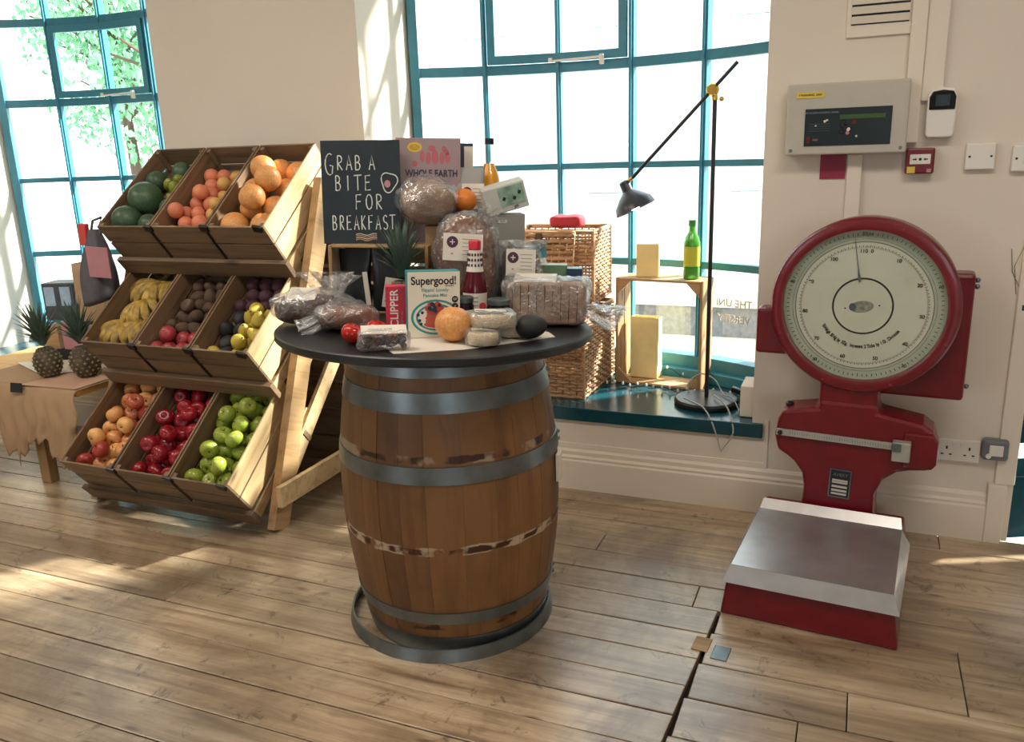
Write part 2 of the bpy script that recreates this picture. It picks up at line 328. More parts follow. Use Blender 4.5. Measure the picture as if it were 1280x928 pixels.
def window(n,xc):
    win=empty('window_%d'%n,(0,0,0),kind='structure')
    f=G()
    arcbar(f,xc,-AM,AM,.385,.50,-.03,.05); arcbar(f,xc,-AM,AM,.385,.44,-.075,.0); arcbar(f,xc,-AM,AM,2.82,2.87,-.03,.03)
    for a in (AA[0]+.012,AA[-1]-.012): vbar(f,xc,a,.045,.385,2.86,-.03,.03)
    f.build('window_frame',M['teal_glare'],win,bevel=.003)
    for i in range(1,5):
        q=G(); vbar(q,xc,AA[i],.026,.5,2.82,-.022,.022); vbar(q,xc,AA[i],.011,.5,2.82,-.036,-.022); q.build('mullion',M['teal_glare'],win,bevel=.002)
    for z,t in zip(ROWS[1:-1],(.034,.030,.046,.046)):
        q=G(); arcbar(q,xc,-AM,AM,z-t/2,z+t/2,-.020,.020); q.build('transom',M['teal_glare'],win,bevel=.002)
    # opening casement: columns 2-3, row between the two highest transoms
    q=G(); a0,a1=AA[1]+.012,AA[3]-.012; z0,z1=1.91,2.33
    arcbar(q,xc,a0,a1,z0,z0+.04,-.046,-.018,6); arcbar(q,xc,a0,a1,z1-.04,z1,-.046,-.018,6)
    vbar(q,xc,a0+.01,.038,z0,z1,-.046,-.018); vbar(q,xc,a1-.01,.038,z0,z1,-.046,-.018)
    q.build('casement_frame',M['teal_glare'],win,bevel=.002)
    q=G(); x,y=bp_(xc,(AA[2]+AA[3])/2-.05,RAD-.058); q.box((x,y,1.915),(.26,.012,.010),rot=(0,R(-1),-.03)); q.box((x+.13,y-.01,1.905),(.02,.02,.045)); q.box((x-.13,y,1.918),(.02,.014,.02))
    o=q.build('casement_stay',M['white'],win,smooth=False,bevel=.002)
    for i in range(5):
        for z0,z1 in zip(ROWS,ROWS[1:]):
            q=G(); arcbar(q,xc,AA[i]+.008,AA[i+1]-.008,z0+.012,z1-.012,-.002,.002,4); q.build('pane',M['glass'],win)
    # sill board
    s=G(); n_=16
    arc=[bp_(xc,AM-2*AM*i/n_,RAD+.02) for i in range(n_+1)]
    poly=[(xc-HW-.04,W-.018),(xc+HW+.042,W-.018),(xc+HW+.042,W+.004),(xc+HW,W+.004)]+arc+[(xc-HW,W+.004),(xc-HW-.04,W+.004)]
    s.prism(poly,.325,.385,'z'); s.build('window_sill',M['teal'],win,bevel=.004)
    return win
window(1,-4.1675); window(2,-1.2275)
# skirting, door opening
def skirt(name,x0,x1):
    g=G(); prof=[(W,0),(W-.028,0),(W-.028,.135),(W-.022,.142),(W-.024,.152),(W-.012,.160),(W-.014,.178),(W-.004,.190),(W,.190)]
    g.prism(prof,x0,x1,'x'); tag(g.build(name,M['trimw'],None,bevel=0),kind='structure')
skirt('baseboard_back',-6.99,.52)
g=G(); g.b2(-.30,-.285,W-.006,W+.001,.19,.40); g.b2(-7,-.30,W-.006,W+.001,.19,.215); tag(g.build('trim_1',M['trimw'],bevel=.002),kind='structure')
g=G(); g.b2(.515,.575,W-.035,W+.01,0,.235); g.b2(.535,.60,W-.02,W+.005,.235,2.2); g.b2(.535,1.65,W-.02,W+.005,2.15,2.25); g.b2(1.58,1.65,W-.02,W,0,2.2); tag(g.build('trim_2',M['trimw'],bevel=.004),kind='structure')
# teal door to the right: solid, low slot invented to cast the sun strip
dr=empty('door_1',(.60,W+.03,0),R(24),kind='structure'); g=G()
g.b2(0,.95,0,.030,0,.25); g.b2(0,.95,0,.006,.25,.325); g.b2(0,.95,0,.006,.385,.46); g.b2(0,.95,0,.030,.46,2.13)
g.build('door_leaf',M['teal'],dr,bevel=.002)
g=G(); g.b2(0,.95,.001,.004,.325,.385); g.build('pane',M['glass'],dr)
g=G(); g.b2(1.55,1.62,W,4.0,0,2.15); g.b2(.59,1.62,W+.02,4.0,2.15,2.2); tag(g.build('trim_3',M['teal']),kind='structure')
# ================================================================== OUTSIDE
M['pave']=plain('pale paving','cfc8ba',.8,var=.1); M['facade']=wallmat('pale stone facade','e9e6df'); M['facw']=plain('window of far building','bcc5ca',.4)
M['leaf']=plain('tree foliage','7fb98a',.7,var=.5,scale=6); M['bark']=plain('bark','5b4a3a',.9); M['car']=plain('dark car paint','3a3f45',.3); M['cglass']=plain('car glass','6b7a86',.15)
g=G(); g.b2(-30,20,4.4,30,-.65,-.6); tag(g.build('pavement_ground',M['pave']),kind='structure')
fa=empty('terrace_building',(-4,17,-.6),label='pale stone terrace across the street, seen bleached through the windows',cat='building')
g=G(); g.b2(-12,16,0,3,0,11); g.build('facade_wall',M['facade'],fa)
for i in range(9):
    for z in (1.2,4.4,7.6):
        x=-10+i*2.9; q=G(); q.b2(x,x+1.2,-.06,.02,z,z+1.9); q.b2(x-.12,x+1.32,-.12,-.0,z-.15,z-.02,m=1)
        o=q.build('window',[M['facw'],M['facade']],fa); q=G(); q.b2(x+.56,x+.64,-.09,-.05,z,z+1.9); q.b2(x,x+1.2,-.08,-.052,z+.9,z+.97); q.build('glazing_bar',M['facade'],o)
def tree(loc,h,rad,label,seed,trunk=.12):
    rnd=random.Random(seed); t=empty('street_tree',loc,label=label,cat='tree')
    q=G(); q.tube([(0,0,0),(.05,0,h*.3),(-.04,.02,h*.55),(0,0,h*.8)],[trunk,trunk*.8,trunk*.6,trunk*.3],8)
    for i in range(9):
        a=rnd.uniform(0,6.28); z=h*rnd.uniform(.4,.7); q.tube([(0,0,z),(math.cos(a)*rad*.4,math.sin(a)*rad*.4,z+rad*.3),(math.cos(a)*rad*.8,math.sin(a)*rad*.8,z+rad*.45)],[trunk*.35,trunk*.2,.015],5)
    q.build('trunk',M['bark'],t,smooth=True)
    q=G()
    for i in range(7000):
        d=Vector((rnd.gauss(0,1),rnd.gauss(0,1),rnd.gauss(0,1))).normalized()*rad*(rnd.random()**.45); c=Vector((0,0,h*.68))+Vector((d.x,d.y,d.z*1.25))
        if noise.noise(c*1.3)<-.05: continue
        T=Matrix.Translation(c)@Euler((rnd.uniform(0,6),rnd.uniform(0,6),rnd.uniform(0,6))).to_matrix().to_4x4(); s_=rnd.uniform(.04,.085)
        q.add([(-s_,0,0),(0,-s_*.55,.02),(s_,0,0),(0,s_*.55,.02)],[(0,1,2,3)],mt=T)
    q.build('crown',M['leaf'],t)
tree((-7.6,8.6,-.6),5.6,1.75,'leafy green tree right of the left window view, nearer the pillar',4)
tree((-11.5,11.0,-.6),6.0,1.5,'leafy green tree at the far left of the left window view',5)
g=G(); g.b2(-3.2,3.2,.02,.5,.24,.55); g.b2(-3.3,3.3,-.05,.55,.55,.62,m=1); g.b2(-3.3,3.3,-.12,.55,0,.24,m=1)
o=g.build('planter_wall',[plain('dark grey stone','6d6f72',.8,var=.3),M['pave']]); o.location=(.6,8.2,-.6); tag(o,'low dark grey stone wall seen outside, low in the right-hand window','wall')
g=G()
for i in range(26):
    g.box((-2.6+i*.16,0,.22),(.012,.012,.44))
g.box((-.6,0,.44),(4.2,.03,.03)); g.box((-.6,0,.05),(4.2,.03,.03))
o=g.build('area_railing',M['blkmetal']); o.location=(.2,6.4,-.6); tag(o,'low black metal railing on the pavement outside the right-hand window','railing')
# ================================================================== WALL FITTINGS
def onwall(name,x,z,label,cat,group=None): return empty(name,(x,W,z),label=label,cat=cat,group=group)
t=onwall('fire_alarm_panel',-.068,1.572,'grey fire alarm control panel with dark display and yellow sticker','alarm panel')
boxo('housing',M['greyplastic'],t,(0,-.045,0),(.40,.09,.245),bevel=.006)
scr=boxo('display_panel',plain('dark teal panel face','16252b',.3),t,(.005,-.0915,-.028),(.285,.004,.128),bevel=.001)
boxo('display_screen',plain('green lcd','3a5a2e',.3),scr,(.048,-.003,.033),(.148,.003,.015),bevel=0)
text('FIRE ALARM CONTROL PANEL',.0085,plain('grey print','8fa0a8',.5),scr,(-.088,-.0028,.050),FR)
for i,(x,z,mt_) in enumerate([(-.128,-.048,'red'),(-.128,-.036,'red'),(.022,.014,'red')]): boxo('button',M[mt_],scr,(x,-.003,z),(.011,.003,.010 if i<2 else .013),bevel=0)
for x,z,s_,mt_ in [(-.075,.020,.005,'white'),(-.068,.024,.004,'white'),(-.105,.006,.003,'white'),(-.006,-.004,.010,'black'),(-.016,.006,.009,'black'),(.004,-.010,.007,'white'),(.002,-.022,.007,'pink'),(-.018,-.018,.008,'black'),(.032,-.034,.004,'white'),(-.012,.016,.007,'black')]:
    g=G(); g.lathe([(0,0),(s_,0),(s_*.8,.004),(0,.004)],12,mt=Matrix.Translation((x,-.002,z))@Matrix.Rotation(PI/2,4,'X'),caps=False); g.build('knob',M[mt_],scr,smooth=True)
for z in (.012,.004,-.004,-.012): boxo('legend_strip',plain('dim legend','39505a',.5),scr,(-.093,-.0025,z),(.07,.001,.002),bevel=0)
text('FIRE',.010,M['pink'],scr,(-.104,-.0028,-.043),FR)
st=boxo('warning_sticker',M['yellow'],t,(-.123,-.0915,.084),(.092,.002,.021),bevel=0); text('! WARNING  230V',.0095,M['ink'],st,(0,-.0016,0),FR,bold=.02)
for x in (-.182,.182):
    g=G(); g.lathe([(0,0),(.006,0),(.005,.003),(0,.003)],12,mt=Matrix.Translation((x,-.090,-.106))@Matrix.Rotation(PI/2,4,'X'),caps=False); g.build('screw',M['steel'],t,smooth=True)
o=boxo('red_square_notice',M['dkred'],None,(-.105,W-.002,1.404),(.088,.004,.088),bevel=0); tag(o,'plain dark red square notice under the alarm panel','notice')
o=boxo('trunking_strip',M['trimw'],None,(-.030,W-.011,1.22),(.050,.022,.455),bevel=.003); tag(o,'cream plastic cable trunking running down from alarm panel to scale','trunking')
g=G(); g.b2(.118,.168,W-.03,W,1.48,2.99); g.b2(.168,.235,W-.022,W,1.62,2.99); o=g.build('trunking_strip',M['trimw'],bevel=.004); tag(o,'wide cream cable trunking running up the wall right of alarm panel','trunking')
t=onwall('fire_call_point',.182,1.418,'red fire alarm call point beside the alarm panel','call point')
boxo('housing',M['red'],t,(0,-.022,0),(.092,.044,.088),bevel=.006); pl=boxo('push_plate',M['white'],t,(.0,-.046,.006),(.066,.004,.034),bevel=.002)
g=G(); g.lathe([(0,0),(.005,0),(.005,.002),(0,.002)],12,mt=Matrix.Translation((0,-.002,0))@Matrix.Rotation(PI/2,4,'X'),caps=False)
for s_ in (-1,1): g.prism([(s_*.010,0),(s_*.016,.005),(s_*.016,.002),(s_*.024,.002),(s_*.024,-.002),(s_*.016,-.002),(s_*.016,-.005)],-.0035,-.002,'y')
g.build('arrow_mark',M['ink'],pl)
boxo('sticker',M['yellow'],t,(-.027,-.045,-.030),(.026,.002,.022),bevel=0); boxo('sticker',M['pink'],t,(.030,-.045,-.033),(.014,.002,.012),bevel=0)
t=onwall('motion_sensor',.235,1.578,'white motion sensor with glossy black top on wall','sensor')
g=G(); g.prism([(-.044,-.075),(-.036,-.082),(.036,-.082),(.044,-.075),(.046,-.02),(.046,.055),(.036,.078),(.0,.084),(-.036,.078),(-.046,.055),(-.046,-.02)],-.045,0,'y'); g.build('housing',M['white'],t,bevel=.008)
g=G(); g.prism([(-.040,.010),(.040,.010),(.041,.052),(.032,.070),(0,.075),(-.032,.070),(-.041,.052)],-.050,-.040,'y'); g.build('sensor_window',plain('gloss black','0b0d10',.12),t,bevel=.003)
boxo('lens',plain('dark lens','20323a',.2),t,(0,-.051,.040),(.046,.003,.038))
def plate(x,z,wd,h,label,screws=True,sw=False,name='blank_wall_plate',cat='wall plate'):
    t=onwall(name,x,z,label,cat); boxo('faceplate',M['white'],t,(0,-.012,0),(wd,.024,h),bevel=.004)
    if screws:
        for s_ in (-1,1):
            g=G(); g.lathe([(0,0),(.004,0),(.003,.002),(0,.002)],10,mt=Matrix.Translation((s_*wd*.36,-.024,0))@Matrix.Rotation(PI/2,4,'X'),caps=False); g.build('screw',M['ink'],t)
    if sw: boxo('rocker',M['white'],t,(0,-.026,0),(.026,.008,.030),bevel=.002)
    return t
plate(.370,1.428,.092,.088,'square blank white wall plate with two screws'); plate(.512,1.418,.092,.086,'white wall switch plate at the right picture edge',sw=True,name='wall_switch',cat='switch')
t=onwall('double_socket',.402,.352,'white double power socket low on wall beside the red scale','socket')
boxo('faceplate',M['white'],t,(0,-.009,0),(.146,.018,.086),bevel=.003)
for s_ in (-1,1):
    for x,z,a,b in ((0,.016,.006,.012),(-.014,-.010,.009,.005),(.014,-.010,.009,.005)): boxo('pin_slot',M['ink'],t,(s_*.038+x,-.0185,z-.006),(a,.002,b),bevel=0)
    boxo('rocker',M['white'],t,(s_*.012,-.020,.026),(.012,.006,.016),bevel=.001)
t=onwall('isolator_switch',.522,.372,'small grey square isolator switch with white centre','switch')
boxo('surround',plain('mid grey plastic','6f7276',.4),t,(0,-.02,0),(.088,.04,.082),bevel=.012); boxo('centre_plate',M['white'],t,(.002,-.042,0),(.046,.006,.042),bevel=.003)
g=G(); g.lathe([(0,0),(.010,0),(.009,.006),(0,.006)],14,mt=Matrix.Translation((-.022,-.041,-.022))@Matrix.Rotation(PI/2,4,'X'),caps=False); g.build('key',M['white'],t,smooth=True)
t=onwall('air_vent',.018,1.925,'cream louvred air vent high on the wall above the alarm panel','vent')
boxo('surround',M['trimw'],t,(.0,-.006,.04),(.215,.012,.24),bevel=.003); boxo('recess',M['ink'],t,(0,-.0125,.055),(.185,.003,.19),bevel=0)
for i in range(6):
    o=boxo('louvre',M['trimw'],t,(0,-.018,-.024+i*.0315),(.186,.012,.023),(R(18),0,0),bevel=.001)
t=onwall('coat_hook',.60,.905,'small dark metal hook bracket at the right edge of wall','hook')
o=boxo('bracket',M['teal'],t,(0,-.012,0),(.10,.018,.022),bevel=.003)
g=G(); g.lathe([(0,0),(.006,0),(.006,.002),(0,.002)],10,mt=Matrix.Translation((-.025,-.021,-.002))@Matrix.Rotation(PI/2,4,'X'),caps=False); g.build('screw',M['white'],t)
g=G()
for pts in ([(.0,0,.30),(-.06,0,.20),(-.085,0,.12),(-.07,0,.02)],[(-.10,0,.18),(-.09,0,.10),(-.06,0,.04)],[(-.02,0,.24),(-.045,0,.14),(-.03,0,.06),(-.045,0,.0)]): g.tube(pts,.0012,5)
o=g.build('bent_wire',plain('dull wire','6d6258',.6)); o.location=(.60,W-.004,.93); tag(o,'thin tangled wires hanging on wall above the hook at right','wire')
# hanging white lampholders near the left window
for i,(x,y,z,lb) in enumerate(((-3.62,3.22,2.36,'white hanging lampholder, the left one of two at the top left'),(-3.28,3.22,2.36,'white hanging lampholder, the right one of two beside the pillar'))):
    t=empty('hanging_lampholder',(x,y,z),label=lb,cat='lampholder')
    g=G(); g.lathe([(0,-.045),(.018,-.05),(.026,-.04),(.028,.0),(.022,.05),(.010,.06),(0,.06)],16,caps=False); g.build('holder',M['white'],t,smooth=True)
    g=G(); g.tube([(0,0,.05),(0,0,3.0-z)],.004,6); g.build('cord',M['white'],t); g=G(); g.sphere((0,0,-.058),.012,10,6); g.build('bulb',M['glass'],t,smooth=True)
# ================================================================== DISPLAY RACK
TH=math.atan2(.326,.41); CT,ST=math.cos(TH),math.sin(TH)
UV=Vector((0,CT,ST)); NV=Vector((0,-ST,CT))
TIERS=[(2.716,1.237),(2.535,.758),(2.335,.272)]   # front top edge (Y,Z)
CH=.205; CL=.524; CW=.300; X0=-3.115
def slat(name,mat,parent,a,b,wdv,thv,bevel=.0015):
    """board from a to b; wdv = half width vector, thv = half thickness vector"""
    a,b,wdv,thv=map(Vector,(a,b,wdv,thv)); c=(a+b)/2; ex=(b-a).normalized(); ez=wdv.normalized(); ey=thv.normalized()
    g=G().box((0,0,0),((b-a).length,2*thv.length,2*wdv.length)); o=g.build(name,mat,parent,bevel=bevel)
    mt=Matrix((ex,ey,ez)).transposed().to_4x4(); mt.translation=c
    if mt.to_3x3().determinant()<0: ey=-ey; mt=Matrix((ex,ey,ez)).transposed().to_4x4(); mt.translation=c
    o.matrix_basis=mt; return o
rk=empty('display_rack',(0,0,0),label='tall pine display rack stepping three tiers of tilted crates',cat='rack')
for sx in (-1,1):
    X=-2.162 if sx>0 else -3.158
    slat('front_leg',M['pinez'],rk,(X,2.55,0),(X,3.10,1.40),(0,.046,-.018),(.019,0,0))
    slat('rear_leg',M['pinez'],rk,(X,3.20,0),(X,3.18,1.30),(0,.042,0),(.019,0,0))
    slat('side_brace',M['piney'],rk,(X+sx*.04,2.53,.155),(X+sx*.04,3.25,.155),(0,0,.045),(.012,0,0))
    slat('diagonal_brace',M['piney'],rk,(X-sx*.03,2.70,.18),(X-sx*.03,3.20,.72),(0,-.026,.026),(.010,0,0))
    slat('diagonal_brace',M['piney'],rk,(X-sx*.03,2.86,.62),(X-sx*.03,3.20,.98),(0,-.024,.024),(.010,0,0))
for i,(y,z) in enumerate(TIERS):
    ft=Vector((0,y,z)); fb=ft-NV*(CH+.02)
    a=fb+Vector((X0-.01,0,0)); b=fb+Vector((-2.185,0,0))
    slat('shelf_front_rail',M['pineold'],rk,a-UV*.016,b-UV*.016,NV*.042,UV*.012)
    for X in (X0+.01,-2.215): slat('shelf_side_rail',M['piney'],rk,fb+Vector((X,0,0))+NV*-.012+UV*.002,fb+Vector((X,0,0))+UV*(CL)-NV*.012,NV*.026,(.012,0,0))
    q=fb+UV*(CL*.8)-NV*.05; slat('shelf_cross_rail',M['pineold'],rk,(-3.14,q.y,q.z),(-2.18,q.y,q.z),NV*.03,UV*.012)
for z_ in (.10,.24,.38,.52,.66,.80,.94,1.08,1.22): slat('back_board',M['pineold'],rk,(-3.15,3.232,z_),(-2.17,3.232,z_),(0,0,.062),(0,.006,0))
# crate prototype in its own frame: x across, y up the slope, z out of the slope
def make_crate(outer=False):
    t=empty('fruit_crate',cat='crate'); th=.009; FLW=.085
    for k_ in range(2):
        z=CH-.0475-k_*.1; 
        boxo('front_slat',M['pineold'],t,(CW/2,th/2,z),(CW-.004,th,.092)); boxo('back_slat',M['pineold'],t,(CW/2,CL-th/2,z),(CW-.004,th,.092))
        boxo('side_slat',M['pineoldy'],t,(th/2+.001,CL/2,z),(th,CL-2*th,.092)); boxo('side_slat',M['piney'] if outer else M['pineoldy'],t,(CW-th/2-.001,CL/2,z),(th,CL-2*th,.092))  # outer right slats get a lighter wood, sunlight put into their colour
    for k_ in range(5): boxo('base_slat',M['pineold'],t,(CW/2,.06+k_*.1,FLW-.005),(CW-.02,.088,.008))
    for x in (.02,CW-.02):
        for y in (.02,CL-.02): boxo('corner_post',M['pineold'],t,(x,y,CH/2-.002),(.02,.02,CH-.006))
    return t
proto=make_crate(); proto2=make_crate(True); CR={}
cn=['left','middle','right']; tn=['top','middle','bottom']
def place_mat(i,j,extra=None):
    y,z=TIERS[i]; o=Vector((X0+j*(CW+.005),y,z))-NV*CH
    mt=Matrix((Vector((1,0,0)),UV,NV)).transposed().to_4x4(); mt.translation=o; return mt
what=[['watermelons','small citrus','grapefruits'],['bananas','pomegranates','pears and avocados'],['rosy apples','red apples','green apples']]
for i in range(3):
    for j in (0,1,2):
        c=proto if (i,j)==(0,0) else proto2 if (i,j)==(0,2) else copy_tree(proto2 if j==2 else proto)
        c.matrix_basis=place_mat(i,j); CR[i,j]=c
        c['label']='slatted wooden crate of %s, %s of the rack\'s %s tier'%(what[i][j],cn[j],tn[i]); c['group']='fruit crates on the display rack'
# black clips bridging neighbouring crates
for i in range(3):
    for j in range(3):
        x=CW*(j+1)+.005*j+.0025 if j<2 else CW*3-.02
        mt=place_mat(i,0)@Matrix.Translation((x,0,CH)); t=empty('crate_clip',mat=mt,label='black clip on the front of the %s tier, %s'%(tn[i],('between left and middle crates','between middle and right crates','at right-hand end')[j]),cat='clip')
        boxo('clip',M['black'],t,(0,-.004,-.006),(.040,.012,.034),(0,R(12),0),bevel=.003)
        if j<2: boxo('strap',M['black'],t,(0,-.006,-.10),(.009,.004,.18))
# ------------------------------------------------------------------ fruit
def fmat(n,a,b,scale=3,rough=.35,spots=None,rv=.12,streak=False,two=None):
    mt,nt,bb=newmat(n); bb.inputs['Roughness'].default_value=rough
    mp=coords(nt,(scale,scale,scale*(.25 if streak else 1))); nz=nd(nt,'ShaderNodeTexNoise',Scale=4.0,Detail=4.0); nt.links.new(mp.outputs[0],nz.inputs['Vector'])
    rp=ramp(nt,nz.outputs[0],[(.35,a),(.65,b)]); oi=nd(nt,'ShaderNodeObjectInfo'); hs=nd(nt,'ShaderNodeHueSaturation'); mr=nd(nt,'ShaderNodeMapRange'); mr.inputs[3].default_value=1-rv; mr.inputs[4].default_value=1+rv
    src=rp.outputs[0]
    if two:
        ad=nd(nt,'ShaderNodeMath',operation='MULTIPLY_ADD'); ad.inputs[1].default_value=.55; nt.links.new(oi.outputs['Random'],ad.inputs[0]); sb=nd(nt,'ShaderNodeMath',operation='SUBTRACT'); sb.inputs[1].default_value=.27; nt.links.new(nz.outputs[0],sb.inputs[0]); nt.links.new(sb.outputs[0],ad.inputs[2]); nt.links.new(ad.outputs[0],rp.inputs[0])
    nt.links.new(oi.outputs['Random'],mr.inputs[0]); nt.links.new(mr.outputs[0],hs.inputs['Value']); nt.links.new(src,hs.inputs['Color']); nt.links.new(hs.outputs[0],bb.inputs['Base Color'])
    return mt
FM=dict(melon=fmat('watermelon rind','24402f','4a6443',6,.4,streak=True),smallgreen=fmat('green lime skin','6d7a2e','9a9a3c',3),pinkcit=fmat('pink grapefruit skin','cf6f55','d98a62',3,.45),yelcit=fmat('yellow orange skin','c8954f','d6aa66',3,.45),
 grape=fmat('grapefruit skin','cc8646','dba062',2,.42),pome=fmat('pomegranate skin','8f2835','b84a48',3,.3),brown=fmat('kiwi brown skin','4a392b','61493a',4,.8),pear=fmat('pear skin','b4a23e','cdb552',3,.4),
 avo=fmat('avocado skin','1c1f22','2b2c2a',9,.6),purple=fmat('beetroot skin','3d2026','54303a',5,.7),rosy=fmat('rosy apple skin','b03a34','dba565',3,.28,rv=.2,two='hue'),redap=fmat('red apple skin','7a0f1c','a62630',4,.22,rv=.2),greenap=fmat('green apple skin','7a8d2e','a3b04a',3,.25,rv=.12),
 stem=plain('dry stem','3a2a18',.8),tomato=fmat('tomato skin','a8201a','c4301f',3,.18),banana=fmat('banana skin','8a703a','c9a750',7,.5,rv=.18),bantip=plain('banana tip','5a4a20',.8),orange=fmat('orange skin','de7a2a','e88c38',3,.4))
def spheremesh(name,fn,nu=14,nv=9):
    g=G(); g.sphere((0,0,0),1,nu,nv); vs=[fn(Vector(v)) for v in g.v]; return vs,g.f
def f_apple(v): 
    rr=math.hypot(v.x,v.y); d=.34*math.exp(-(rr/.32)**2); z=v.z*.90+(-d if v.z>0 else d*.7); k_=1+.06*v.z; return (v.x*k_,v.y*k_,z)
def f_round(v): return (v.x,v.y,v.z*.93-.06*math.exp(-((v.x**2+v.y**2)/.03)) *(1 if v.z>0 else 0))
def f_pear(v): k_=1-.42*max(0,v.z)**1.1; return (v.x*k_,v.y*k_,v.z*1.45 if v.z>0 else v.z*.95)
def f_oval(v): return (v.x*(1-.12*v.z),v.y*(1-.12*v.z),v.z*1.32)
def f_long(v): return (v.x,v.y,v.z*1.25)
def proto_fruit(name,fn,mat,cat,stem=None,nu=16,nv=12):
    vs,fs=spheremesh(name,fn,nu,nv); me=mesh('protomesh',vs,fs,mat,smooth=True,sharp=0); data=me.data; bpy.data.objects.remove(me); st=None
    if stem:
        g=G(); g.tube([(0,0,stem[0]),(.03,.0,stem[0]+.12),(.09,.02,stem[0]+stem[1])],[.05,.035,.045],6); g.add([(.16*math.cos(a*PI/5)*(1 if a%2 else .5),.16*math.sin(a*PI/5)*(1 if a%2 else .5),stem[0]+.03) for a in range(10)],[tuple(range(10))])
        o=g.build('protomesh',FM['stem']); st=o.data; bpy.data.objects.remove(o)
    return (name,data,cat,st)
PF=dict(melon=proto_fruit('watermelon',f_round,FM['melon'],'watermelon',nu=24,nv=16),lime=proto_fruit('lime',f_oval,FM['smallgreen'],'lime'),
 pinkcit=proto_fruit('grapefruit',f_round,FM['pinkcit'],'grapefruit'),yelcit=proto_fruit('orange',f_round,FM['yelcit'],'orange'),grape=proto_fruit('grapefruit',f_round,FM['grape'],'grapefruit',nu=22,nv=16),
 pome=proto_fruit('pomegranate',f_round,FM['pome'],'pomegranate',(.88,.2)),brown=proto_fruit('kiwi_fruit',f_oval,FM['brown'],'kiwi'),pear=proto_fruit('pear',f_pear,FM['pear'],'pear',(1.42,.25)),
 avo=proto_fruit('avocado',f_oval,FM['avo'],'avocado'),purple=proto_fruit('beetroot',f_round,FM['purple'],'beetroot'),rosy=proto_fruit('apple',f_apple,FM['rosy'],'apple',(.58,.28)),
 redap=proto_fruit('apple',f_apple,FM['redap'],'apple',(.58,.28)),greenap=proto_fruit('apple',f_apple,FM['greenap'],'apple',(.58,.28)),tomato=proto_fruit('tomato',f_apple,FM['tomato'],'tomato',(.60,.15)),orange=proto_fruit('orange',f_round,FM['orange'],'orange'))
def fruit(key,mat4,rad,label,group,tilt=None):
    nm,data,cat,st=PF[key]
    o=bpy.data.objects.new(nm,data); COL.objects.link(o)
    T=tilt if tilt is not None else Euler((random.uniform(-.6,1.5),random.uniform(-.8,1.0),random.uniform(-.6,.6))).to_matrix().to_4x4()
    o.matrix_basis=mat4@T@Matrix.Scale(rad,4); tag(o,label,cat,group)
    if st is not None:
        s_=bpy.data.objects.new('stem',st); COL.objects.link(s_); s_.parent=o
    return o
ORD=['front','second','third','fourth','fifth','sixth','seventh','eighth','ninth','tenth']
def colname(c,n):
    if n==1: return 'alone in it'
    if c==0: return 'leftmost'
    if c==n-1: return 'rightmost'
    return ['','second','third','fourth','fifth'][c]+' from the left'
FLW=.090
def rows(i,j,key,rad,nc,nr,desc,z0=FLW,x0=.011,x1=CW-.011,y0=.011,pitch=.87,jit=.10,stag=True,top=(),keyf=None,group=None,ups=None):
    """lay one layer of fruit row by row from the front edge of the crate"""
    B=place_mat(i,j); rnd=random.Random(i*10+j); items=[]
    for rr in range(nr):
        n=nc-(rr%2 if stag else 0); span=(x1-x0)
        for c in range(n):
            stp=(span-2*rad)/(nc-1) if nc>1 else 0; x=x0+rad+stp*c+(stp/2 if rr%2 else 0)
            y=y0+rad+rr*2*rad*pitch
            if y>CL-.02-rad: continue
            k_,rd,ds=(keyf(rr,c,n,rnd) if keyf else (key,rad,desc)); rd=rd*rnd.uniform(.93,1.03)
            x+=rnd.uniform(-jit,jit)*rad; y+=rnd.uniform(-jit,jit)*rad; z=z0+rd*.93+abs(rnd.gauss(0,.08))*rad
            items.append([x,y,z,rd,k_,'%s, %s tier, %s crate, %s row, %s'%(ds,tn[i],cn[j],ORD[rr],colname(c,n))])
    for q,(fr,fc,dz) in enumerate(top):
        k_,rd,ds=(keyf(int(fr),int(fc*(nc-1)),nc,rnd) if keyf else (key,rad,desc))
        items.append([x0+rad+fc*(x1-x0-2*rad),y0+rad+fr*2*rad*pitch,z0+rad*(.93+dz),rd*.95,k_,'%s, %s tier, %s crate, %s of those lying on top'%(ds,tn[i],cn[j],ORD[q].replace('front','lowest').replace('second','second lowest'))])
    for it in range(60):
        for a in range(len(items)):
            A=items[a]
            for b in range(a+1,len(items)):
                Q=items[b]; d=Vector((Q[0]-A[0],Q[1]-A[1],Q[2]-A[2])); L=d.length; mn=(A[3]+Q[3])*.985
                if L<mn and L>1e-6:
                    d*=(mn-L)/L*.5
                    for q in range(3): A[q]-=d[q]; Q[q]+=d[q]
            A[2]-=.0006
        for A in items:
            A[0]=min(max(A[0],x0+A[3]),x1-A[3]); A[1]=min(max(A[1],y0+A[3]),CL-.012-A[3]); A[2]=max(A[2],z0+A[3]*.93)
    for x,y,z,rd,k_,lb in items: fruit(k_,B@Matrix.Translation((x,y,z)),rd,lb,group)
rows(2,2,'greenap',.0405,3,7,'green apple',pitch=.80,stag=False,jit=.3,top=((.6,.75,1.3),(1.5,.3,1.3),(2.3,.85,1.3),(2.8,.35,1.3),(3.6,.7,1.2),(4.2,.2,1.3),(5.0,.7,1.2)),group='green apples in the bottom right crate')
rows(2,1,'redap',.0395,3,7,'dark red apple',pitch=.80,stag=False,jit=.3,top=((1.0,.75,1.3),(1.6,.2,1.3),(2.7,.6,1.3),(3.5,.2,1.2),(4.4,.8,1.3)),group='red apples in the bottom middle crate')
